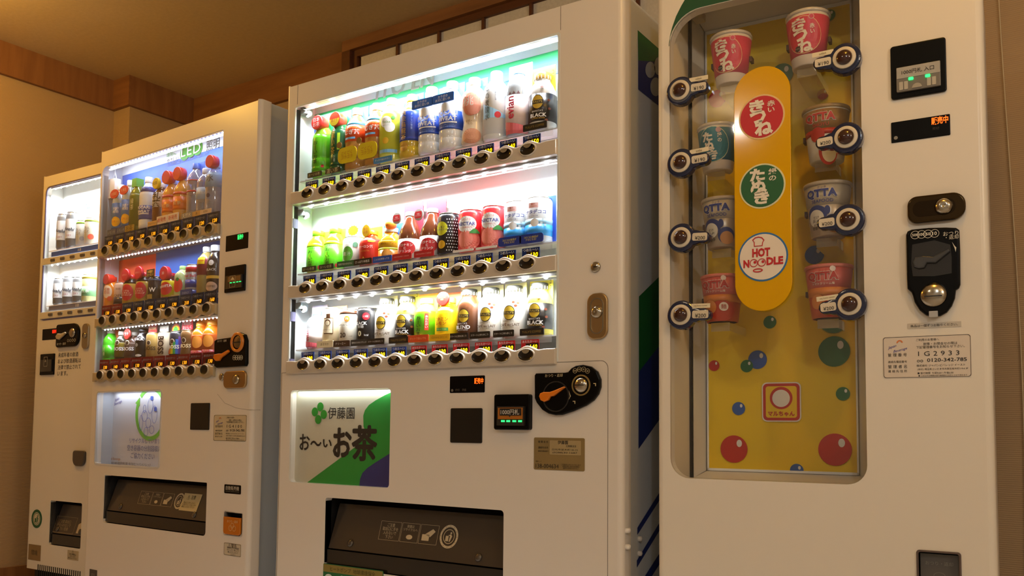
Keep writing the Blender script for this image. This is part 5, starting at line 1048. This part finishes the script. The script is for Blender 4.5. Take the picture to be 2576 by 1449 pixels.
def rainbow(p):
    for i, c in enumerate(('#c83030', '#d88a20', '#d8c820', '#3f9a48', '#2f60b8', '#5a3888')): p.patch(-.030+.009*i, -.021+.009*i+.006, .16, .5, M_(c, .4), off=.0016+.0002*i, top=lambda t, i=i: .30+.10*i)
    b = G().box(-.028, .028, -.012, -.010, p.H*1.0, p.H*1.30, M_('#2a3a2c', .4)).build('sign_board', p.root)
    g = G()
    for i, c in enumerate(('#d83838', '#e8a020', '#e8d828', '#48a048')): g.plate([circ(.0, p.H*1.04, .026-.004*i, 16, a0=0, a1=PI)], -.0126-.0004*i, .0004, M_(c, .4))
    g.build('rainbow', b)
boss(450, 835, 'can', 'rainbow-striped coffee can', M_('#24242c', .3), None, Wt, extra=rainbow)
boss(478, 831, 'hips', 'curvy brown coffee can', M_('#7a5a34', .3, metal=.3), None, M_('#d8c090', .5), extra=top_sign('#c82838', '新焙煎\nおいしく', '#f8e8d8', h=.034, w=.066))
for px, tp, lb in ((507, 812, 'left one of two orange bottles with red foot bands'), (535, 808, 'right one of two orange bottles with red foot bands')):
    p = p2(2, px, tp, 'small', .033, 'tea_bottle', lb, 'bottle', PETG('#e07a20'), M_('#e8a038', .35)); p.band(.20, .62, M_('#d8641c', .3)).disc(.0, .42, .020, M_('#f0a040', .4), sz=1.1).band(.0, .18, M_('#a82838', .35), name='red_band').t('ほっと\nあたたか', 0, .10, .04, M_('#f0c8a8', .5), off=.003).card(.066, 1.10, M_('#f0a028', .5), texts=[('はちみつ', 0, .92, .04, M_('#3a2414', .5), dict(bold=.03))]).done()
# white box hung on a wire at the left end
x, z = M2.P(*n3(262, 790), .04)
hb = empty('hanging_box', M2.world(x, .04, z-.04), M2.th); tag(hb, 'small white box hanging on a wire inside the blue-backed window', 'box')
G().box(-.022, .022, -.012, .014, 0, .078, M_('#e4e2de', .5)).build('box_body', hb); G().box(-.024, -.022, -.012, .014, 0, .078, M_('#e0904c', .5)).build('box_side', hb)
g = G(); zt = 1.8050-(z-.04)
for a, b in (((-.012, .078), (.0, .11)), ((.014, .078), (.0, .11)), ((.0, .11), (-.006, zt))):
    dx, dz = b[0]-a[0], b[1]-a[1]; L = math.hypot(dx, dz); nx, nz = -dz/L*.0014, dx/L*.0014
    g.prism([(a[0]-nx, a[1]-nz), (a[0]+nx, a[1]+nz), (b[0]+nx, b[1]+nz), (b[0]-nx, b[1]-nz)], -.0014, .0014, M_('#c8ccd0', .4))
g.build('hanging_wire', hb)
# recycling poster
G().plate([rr(*pos2, .016)], .004, .003, clear('poster_glass', gloss=.06)).build('poster_glass', M2.root)
G().plate([rr(*pos2, .016), rr(pos2[0]+.006, pos2[1]-.006, pos2[2]+.006, pos2[3]-.006, .012)[::-1]], -.0015, .006, M_('#d4d6dc', .2, coat=.5), bev=.0).build('poster_frame', M2.root)
PD = .075; x0, x1, z0, z1 = pos2
po = G().box(x0-.01, x1+.01, PD, PD+.003, z0-.01, z1+.01, M_('#e0e2ea', .5)).build('recycling_poster', M2.root); po['label'] = 'white recycling poster with green arrow ring'
G().box(x0-.012, x0-.008, .028, PD, z0-.01, z1+.01, M_('#b8c2cc', .4)).box(x1+.008, x1+.012, .028, PD, z0-.01, z1+.01, M_('#b8c2cc', .4)).box(x0-.01, x1+.01, .028, PD, z1+.006, z1+.01, M_('#b8c2cc', .4)).box(x0-.01, x1+.01, .028, PD, z0-.01, z0-.006, M_('#b8c2cc', .4)).build('poster_box', M2.root)
def r2(x, y): return M2.P(*n5(x, y), PD)
g = G(); gm = M_('#6cc838', .5); bm = M_('#3a62c0', .5)
c = r2(520, 262); RA = abs(r2(590, 272)[0]-r2(392, 272)[0])*.56
g.plate([circ(c[0], c[1], RA, 40, a0=2.75, a1=5.9)+circ(c[0], c[1], RA*.84, 40, a0=2.75, a1=5.9)[::-1]], PD-.001, .0006, gm); g.plate([circ(c[0], c[1], RA, 40, a0=-.1, a1=2.4)+circ(c[0], c[1], RA*.84, 40, a0=-.1, a1=2.4)[::-1]], PD-.001, .0006, gm)
g.flat([(c[0]+RA*.78*math.cos(2.75), c[1]+RA*.72*math.sin(2.75)), (c[0]+RA*1.10*math.cos(2.78), c[1]+RA*1.10*math.sin(2.78)), (c[0]+RA*.95*math.cos(2.45), c[1]+RA*.95*math.sin(2.45))], PD-.0014, gm)
g.build('arrow_ring', po)
g = G()
for x, y, rx, rz in ((520, 205, .018, .030), (478, 228, .010, .016), (550, 270, .018, .034), (478, 280, .020, .022), (505, 330, .018, .020), (452, 330, .012, .030), (530, 380, .016, .016), (488, 395, .014, .018)):
    a = r2(x, y); g.plate([circ(a[0], a[1], 1, 20, sx=rx, sz=rz), circ(a[0], a[1], 1, 20, sx=rx-.0014, sz=rz-.0014)[::-1]], PD-.002, .0004, bm)
for x, y in ((531, 150), (557, 230)): a = r2(x, y); g.flat(rr(a[0]-.009, a[0]+.009, a[1]-.008, a[1]+.008, .003), PD-.0018, bm)
tb = M_('#7886b8', .5)
for s_, x, y, w_ in (('リサイクルしています', 478, 462, .215), ('空き容器の分別回収に', 472, 516, .235), ('ご協力ください', 462, 572, .165)):
    a = r2(x, y); g.text(s_, a[0], a[1], PD-.0012, tb, w=w_, bold=.012)
a = r2(375, 630); g.text('ISO14001認証取得企業  株式会社ジャパンビバレッジ', a[0], a[1], PD-.0012, INK, w=.28)
a = r2(255, 595); g.text('Japan Beverage', a[0], a[1], PD-.0012, M_('#d88a48', .5), w=.09); a = r2(282, 172); g.text('Japan\n  Beverage', a[0], a[1], PD-.0012, M_('#3a3a9c', .5), w=.058, shear=.4, rot=.25)
g.build('lettering', po)
l = lamp('poster_light', 'AREA', M2.world((x0+x1)/2, .05, z1-.004), .32, (.85, .9, 1), size=x1-x0-.03, sizey=.03, aim=M2.world((x0+x1)/2, .055, z1-.1))
l.rotation_euler = (.05, 0, M2.th)
port(M2, *ret2, flap_print)
fl = [o for o in M2.root.children if o.name.startswith('flap') and 'lip' not in o.name][0]
x0, x1, z0, z1 = ret2; a = x0+(x1-x0)*.79
g = G().box(a-.05, a+.055, -.004, -.003, z0+.075, z0+.135, M_('#c8b88c', .5)); g.text('⚠ 注意', a, z0+.122, -.005, INK, w=.05).text('取出口に手を入れると\nケガをすることがあります\n絶対に入れないで下さい', a, z0+.096, -.005, INK, w=.085)
H = z1-z0; kk = .038/(H*.64); g.v = [(x+(z-z0-.1)*.12, .014+y+(z-z0-H*.26)*kk, z) for x, y, z in g.v]; g.build('warning_sticker', fl)
# fittings
G().plate([rr(.6829, .7927, .7104, .8039, .004)], -.003, .006, M_('#171513', .35), bev=.0015).build('cover_plate', M2.root)
jbcard(M2, (.818, .997, .6741, .7622), '1G4100', M_('#cdbd9c', .45), 'tan card with service phone number and printed rules')
def r4(M, f, tl, tr_, bl_, br): 
    a = [M.P(*(f(*p) if f else p)) for p in (tl, tr_, bl_, br)]; return (a[0][0]+a[2][0])/2, (a[1][0]+a[3][0])/2, (a[2][1]+a[3][1])/2, (a[0][1]+a[1][1])/2
R = r4(M2, n6, (118,105), (253,83), (116,200), (253,180)); o = G().plate([rr(*R, .002)], -.001, .004, BLACK, bev=.0008).build('status_display', M2.root)
G().text('販売中', R[0]+(R[1]-R[0])*.66, R[2]+(R[3]-R[2])*.78, -.0018, LEDG, w=.030, h=.018, bold=.01).build('lettering', o)
R = r4(M2, n6, (120,293), (240,280), (113,453), (237,438)); x0, x1, z0, z1 = R; Wd, H = x1-x0, z1-z0
o = G().plate([rr(*R, .003)], -.006, .01, BLACK, bev=.002).build('bill_acceptor', M2.root); sb = G().box(x0+Wd*.12, x1-Wd*.08, -.012, -.006, z0+H*.12, z0+H*.62, M_('#2a241c', .25, coat=.5)).build('bill_slot', o)
G().box(x0+Wd*.25, x1-Wd*.12, -.0128, -.012, z0+H*.38, z0+H*.58, M_('#7a5a30', .4)).flat([(x0+Wd*.5, z0+H*.56), (x0+Wd*.6, z0+H*.44), (x0+Wd*.4, z0+H*.44)], -.0132, M_('#d8c8a0', .5)).plate([rr(x0+Wd*.36, x0+Wd*.64, z0+H*.16, z0+H*.6, .001), rr(x0+Wd*.36+.001, x0+Wd*.64-.001, z0+H*.16+.001, z0+H*.6-.001, .001)[::-1]], -.0136, .0004, M_('#b8a888', .5)).build('lettering', sb)
g = G()
for k in (.38, .54, .70, .84): g.box(x0+Wd*k, x0+Wd*(k+.08), -.0140, -.0125, z0+H*.325, z0+H*.35, LEDG)
g.build('slot_light', o)
out = [(62,745),(75,735),(165,722),(185,700),(215,692),(245,705),(256,740),(255,880),(248,897),(75,908),(60,895)]
cp = G().plate([M2.poly(out, n6)], -.012, .014, BLACK, bev=.004).build('coin_panel', M2.root)
lever_shape(M2, cp, M2.poly([(70,850),(75,828),(100,822),(120,822),(158,800),(163,812),(130,838),(115,848),(105,865),(85,868)], n6), -.022, .010, M_('#e07a10', .35))
x, z = M2.P(*n6(207, 753)); G().lathe([(.034, -.012), (.033, -.018), (.026, -.019), (.024, -.015)], M_('#d8801c', .3, coat=.4), x, axis='y', z0=z, n=26, caps=False).build('coin_ring', cp)
G().lathe([(.024, -.013), (.018, -.016), (.0, -.018)], M_('#9a8a70', .25, metal=1), x, axis='y', z0=z, n=24).build('coin_slot', cp); G().box(x-.016, x+.016, -.020, -.017, z-.002, z+.001, DARK).build('coin_slit', cp)
g = G(); im = M_('#d8d0c0', .5); x, z = M2.P(*n6(112, 745)); g.text('おつり・返却', x, z, -.0128, im, w=.050)
for k, sx in enumerate((186, 200, 214, 229)): x, z = M2.P(*n6(sx, 846)); g.plate([circ(x, z, .0085, 16), circ(x, z, .0073, 16)[::-1]], -.0128, .0003, im); g.text(('500', '100', '50', '10')[k], x, z, -.0128, im, w=.010)
g.build('lettering', cp)
x, z = M2.P(*n6(93, 963)); o = G().lathe([(.013, 0), (.0125, -.004), (.009, -.006), (0, -.0065)], CHROME, x, axis='y', z0=z, n=22).build('keyhole', M2.root)
R = r4(M2, n6, (112,928), (247,925), (112,1030), (247,1030)); o = G().plate([rr(*R, .018, 8)], -.008, .010, BRASS, bev=.003).build('lock_plate', M2.root)
G().lathe([(.017, -.008), (.016, -.013), (.009, -.016), (0, -.016)], CHROME, R[0]+(R[1]-R[0])*.60, axis='y', z0=(R[2]+R[3])/2, n=24).build('lock_cylinder', o)
pts = M2.poly([(65,1065),(110,1120),(180,1150),(260,1162),(325,1162)], n6); g = G()
for a, b in zip(pts, pts[1:]): g.prism([a, b, (b[0], b[1]-.0010), (a[0], a[1]-.0010)], -.0003, .001, M_('#9a9084', .7))
g.build('panel_seam', M2.root)
a = M2.P(565, 1218); b = M2.P(606, 1244); sticker(M2, 'name_plate', (a[0], b[0], b[1], a[1]), BLACK, [('自動販売機', .5, .38, .8, M_('#d0c8b8', .5)), ('AUTOMATIC VENDING MACHINE', .5, .75, .8, M_('#8a8478', .5))], label='small black name plate')
x0, x1, z0, z1 = cr2; g = G().box(x0, x1, .04, .044, z0, z1, DARK).box(x0-.003, x0, .0, .044, z0, z1, DARK).box(x1, x1+.003, .0, .044, z0, z1, DARK).box(x0, x1, .0, .044, z1, z1+.003, DARK).box(x0, x1, .0, .044, z0-.003, z0, DARK); o = g.build('coin_return', M2.root)
H = z1-z0
fl = G().plate([rr(x0+.002, x1-.002, z0+.002, z1-H*.2, [.011, .011, .002, .002])], -.006, .008, M_('#c8700c', .25, coat=.5), bev=.002).build('return_flap', o); fl['label'] = 'orange coin return flap'
g = G(); pm = M_('#e8c080', .5); cx = (x0+x1)/2+.006; g.text('おつり・返却', cx, z1-H*.38, -.0068, pm, w=(x1-x0)*.6)
for dx, dz in ((0, .56), (-.010, .68), (.010, .68)): g.plate([circ(cx+dx, z1-H*dz, .009, 18), circ(cx+dx, z1-H*dz, .0078, 18)[::-1]], -.0068, .0003, pm)
g.build('lettering', fl)
a = M2.P(564, 1364); b = M2.P(606, 1402); sticker(M2, 'warning_label', (a[0], b[0], b[1], a[1]), M_('#cdc0a8', .5), [('⚠警告', .5, .2, .5, INK), ('転倒防止のため固定\nゆすったり 押したり\n倒したりしないで\nください', .55, .62, .7, INK)], border=INK, label='small bordered warning label')
a = M2.P(226, 1431); sticker(M2, 'corner_plate', (a[0], a[0]+.055, a[1]-.07, a[1]), M_('#4a443c', .5), [('認証', .5, .3, .5, M_('#8a8478', .5))], r=.001, label='small grey corner plate')

# ================================================================== NARROW BEER MACHINE (far left)
M1 = Machine('drink_vending_machine', -1.7317, .1323, .0201, 'narrow white can vending machine at far left, partly hidden')
W1, H1 = .54, 1.83
m1 = crop(0, 350, .4144); m2 = crop(0, 900, .3788)
win1 = (.030, .500, 1.178, 1.778); a = M1.P(*m2(340, 947)); b = M1.P(*m2(327, 1240)); ret1 = (.172, .405, b[1], a[1])
a = M1.P(188, 1133); b = M1.P(213, 1173.5); cr1 = (a[0], a[0]+.085, b[1], a[1])
cabinet(M1, W1, H1, [rr(*win1, [.03, .03, .03, .03])[::-1], rr(*ret1, .008)[::-1]], dt=.04, paint=PAINT2)
M1.turn = .5
showcase(M1, *win1, .080, M_('#f0f2ee', .4), rad=.03)
G().plate([rr(win1[0], win1[1], win1[2], win1[3], .03), rr(win1[0]+.007, win1[1]-.007, win1[2]+.007, win1[3]-.007, .024)[::-1]], -.001, .004, M_('#6a6488', .35)).build('window_frame', M1.root)
for z, p in ((1.768, 4.0), (1.425, 2.8)): ledstrip(M1, .06, .49, .014, z, 10, p)
z1a = M1.P(*m1(320, 735), -.005)[1]; z1b = M1.P(*m1(300, 1066), -.005)[1]; x1a = M1.P(*m1(320, 735), -.005)[0]; xstep = M1.P(*m1(380, 722), -.005)[0]-x1a
for row, zz in enumerate((z1a, z1b)):
    rl = G().plate([rr(.033, .497, zz-.016, zz+.014, .004)], -.006, .026, M_('#d4cdbc', .35, coat=.2), bev=.002).build('button_rail', M1.root)
    g = G().plate([rr(-.016, .016, -.006, .006, .003)], -.010, .006, M_('#5a5040', .3, coat=.4), bev=.0015)
    for i in range(6):
        if i == 0: b0 = g.build('button', rl); b0.location = (x1a+.004, 0, zz)
        else: b = b0.copy(); COL.objects.link(b); b.location = (x1a+.004+xstep*i*.98, 0, zz)
    G().box(.085, .49, .006, .009, zz+.020, zz+.040, M_('#2c56b8' if row == 0 else '#6a6f8c', .4)).text('お酒', .30, zz+.030, .0052, Wt, h=.012).build('price_strip', rl)
Z1 = (1.493, 1.2475)
G().box(.034, .496, .022, .079, Z1[0]-.004, Z1[0], WHITE).build('shelf', M1.root); G().box(.034, .496, .022, .079, Z1[1]-.004, Z1[1], WHITE).build('shelf', M1.root)
def p1(row, px, tp, R, label, body, deco):
    x, zt = M1.P(px, tp, .046); p = Prod(M1, x, .046, Z1[row], zt-Z1[row], R, 'can', 'beverage_can', label, 'can', 'cans in the narrow machine', body); deco(p); p.done()
SIL = M_('#7c8084', .3, metal=.6)
def beer(p): p.patch(-.026, .026, .26, .80, M_('#c4c6c8', .4)).t('Asahi', -.002, .52, .046, M_('#2a3440', .5), off=.003, shear=.2, bold=.03, rot=-.15).t('DRY', 0, .34, .02, M_('#8a2a30', .5), off=.003)
def chu(c):
    def f(p): p.band(.86, .95, M_(c, .35)).t('カル\nピス', -.006, .55, .026, M_('#4a4a48', .5), off=.003, rot=-.2).disc(.010, .28, .010, M_('#8a9098', .4))
    return f
p1(0, 162, 541, .029, 'tall silver beer can, leftmost in upper row of narrow machine', SIL, beer)
p1(0, 185, 536, .029, 'tall silver beer can, second in upper row of narrow machine', SIL, beer)
p1(0, 211, 557, .029, 'grey can with lime green top in narrow machine', M_('#c4c8c4', .3), chu('#7fc83c'))
p1(0, 232, 551, .029, 'pale can with red fruit, beside lime green one in narrow machine', M_('#ccc8b8', .3), lambda p: (chu('#8aa838')(p), p.disc(.012, .28, .012, M_('#c8503c', .4), off=.0024)))
p1(1, 153, 702, .029, 'silver beer can, leftmost in lower row of narrow machine', SIL, beer)
p1(1, 177, 698, .029, 'silver beer can, second in lower row of narrow machine', SIL, beer)
p1(1, 202, 699, .029, 'silver beer can, third in lower row of narrow machine', SIL, beer)
p1(1, 226, 692, .029, 'green and yellow can at right of lower row, narrow machine', M_('#c8c890', .3), lambda p: p.band(.20, .55, M_('#6aa070', .35)).band(.84, .94, M_('#c8b848', .35), name='top_band').t('生茶', 0, .38, .03, Wt, off=.003))
a = M1.P(*m1(530, 410), .079); G().text('冷', a[0], a[1], .078, M_('#6a90c0', .5), w=.075).build('lettering', M1.root)
# fittings
R = r4(M1, m1, (258,1155), (350,1147), (258,1222), (350,1214)); o = G().plate([rr(*R, .002)], -.001, .004, BLACK, bev=.0008).build('status_display', M1.root)
G().text('販売中', R[1]-.022, R[3]-.014, -.0018, M_('#ff2a10', .5, emit=2.5), w=.034, h=.016, bold=.01).build('lettering', o)
R = r4(M1, m1, (356,1126), (490,1118), (352,1268), (488,1255)); cp = G().plate([rr(*R, [.012, .038, .042, .012], 8)], -.012, .014, BLACK, bev=.004).build('coin_panel', M1.root); x0, x1, z0, z1 = R; Wd, H = x1-x0, z1-z0
lever_shape(M1, cp, [(x0+Wd*a, z0+H*b) for a, b in ((.06, .48), (.10, .36), (.22, .32), (.34, .42), (.52, .58), (.48, .64), (.30, .58), (.14, .60))], -.020, .008, M_('#b8a888', .35))
coin_dome(M1, cp, x0+Wd*.76, z0+H*.58, .020, -.012)
g = G().text('おつり・返却', x0+Wd*.28, z0+H*.14, -.0128, im, w=Wd*.4)
for k in range(4): g.plate([circ(x0+Wd*(.58+.10*k), z0+H*.26, .006, 14), circ(x0+Wd*(.58+.10*k), z0+H*.26, .005, 14)[::-1]], -.0128, .0003, im)
g.build('lettering', cp)
R = r4(M1, m1, (506,1122), (545,1119), (506,1275), (545,1272)); o = G().plate([rr(*R, .018, 6)], -.008, .010, M_('#a89c86', .25, metal=.8), bev=.003).build('lock_plate', M1.root)
G().lathe([(.012, -.008), (.011, -.012), (0, -.014)], CHROME, (R[0]+R[1])/2, axis='y', z0=R[3]-.05, n=20).build('lock_cylinder', o)
R = r4(M1, m1, (252,1308), (335,1300), (248,1433), (332,1430)); x0, x1, z0, z1 = R; o = G().plate([rr(*R, .003)], -.006, .01, BLACK, bev=.002).build('bill_acceptor', M1.root)
sb = G().box(x0+.012, x1-.010, -.011, -.006, z0+.014, z0+(z1-z0)*.72, M_('#2a2824', .25, coat=.4)).build('bill_slot', o); G().plate([rr((x0+x1)/2-.014, (x0+x1)/2+.014, z0+.036, z0+.078, .002), rr((x0+x1)/2-.012, (x0+x1)/2+.012, z0+.038, z0+.076, .002)[::-1]], -.0116, .0004, M_('#9a948a', .5)).flat([((x0+x1)/2-.007, z0+.056), ((x0+x1)/2+.007, z0+.056), ((x0+x1)/2, z0+.068)], -.0116, M_('#9a948a', .5)).build('lettering', sb)
a = M1.P(*m1(354, 1310)); b = M1.P(*m1(492, 1345)); g = G()
for i, (t_, n_) in enumerate((('未成年者の飲酒', 7), ('および飲酒運転は', 8), ('法律で禁止されて', 8), ('います。', 3.6))):
    c = M1.P(*m1(356, 1312+37*i)); wl = (b[0]-a[0])*n_/8; g.text(t_, a[0]+wl/2, c[1], -.0008, INK, w=wl)
g.build('lettering', M1.root)
x0, x1, z0, z1 = cr1; o = G().plate([rr(*cr1, [.03, .03, .012, .012], 6)], -.010, .012, M_('#4a4038', .3, coat=.4), bev=.004).build('coin_return', M1.root)
port(M1, *ret1, lambda g, x0, x1, zl, zu: (g.plate([rr(x0+.004, x1-.08, zl+.004, zl+.07, .001), rr(x0+.005, x1-.081, zl+.005, zl+.069, .001)[::-1]], 0, .0003, M_('#a89878', .6)), g.text('ご注意 取出口\n手を入れないで\n下さい 危険', x0+.07, zl+.036, 0, M_('#a89878', .6), w=.10), g.flat([(x1-.06, zl+.01), (x1-.02, zl+.01), (x1-.018, zl+.05), (x1-.005, zl+.075), (x1-.012, zl+.082), (x1-.04, zl+.055), (x1-.06, zl+.045)], 0, M_('#c8b898', .6))), depth=.10)
c = M1.P(92.8, 1305); RR = abs(M1.P(92.8, 1281.5)[1]-c[1]); o = G().plate([circ(c[0], c[1], RR, 32)], -.0008, .0008, M_('#1c5a3a', .45)).build('recycling_mark', M1.root)
g = G().flat(circ(c[0], c[1], RR*.70, 28), -.0012, M_('#cfc4a8', .5)); bin_mark(g, c[0], c[1], RR, M_('#1c5a3a', .5), -.0016); g.build('lettering', o)
a = M1.P(72.7, 1368); b = M1.P(101.5, 1412); sticker(M1, 'seal_sticker', (a[0], b[0], b[1], a[1]), M_('#8a7048', .4), [('環境', .5, .5, .5, M_('#5a4828', .5))], r=.001, label='square brown seal sticker')
a = M1.P(*m2(450, 1275)); b = M1.P(*m2(520, 1350)); sticker(M1, 'warning_label', (a[0], b[0], b[1], a[1]), M_('#b8a888', .5), [('⚠', .5, .15, .2, INK), ('警告 転倒防止\nゆすったり\n押さないで下さい', .5, .6, .8, INK)], r=.001, label='small pale warning label')
zt = M1.P(*m2(395, 1395))[1]
for i in range(22):
    if i == 0: v0 = G().box(-.0032, .0032, -.001, .004, zt-.12, zt, DARK).build('vent_slot', M1.root); v0.location = (.10, 0, 0)
    else: v = v0.copy(); COL.objects.link(v); v.location = (.10+.0148*i, 0, 0)
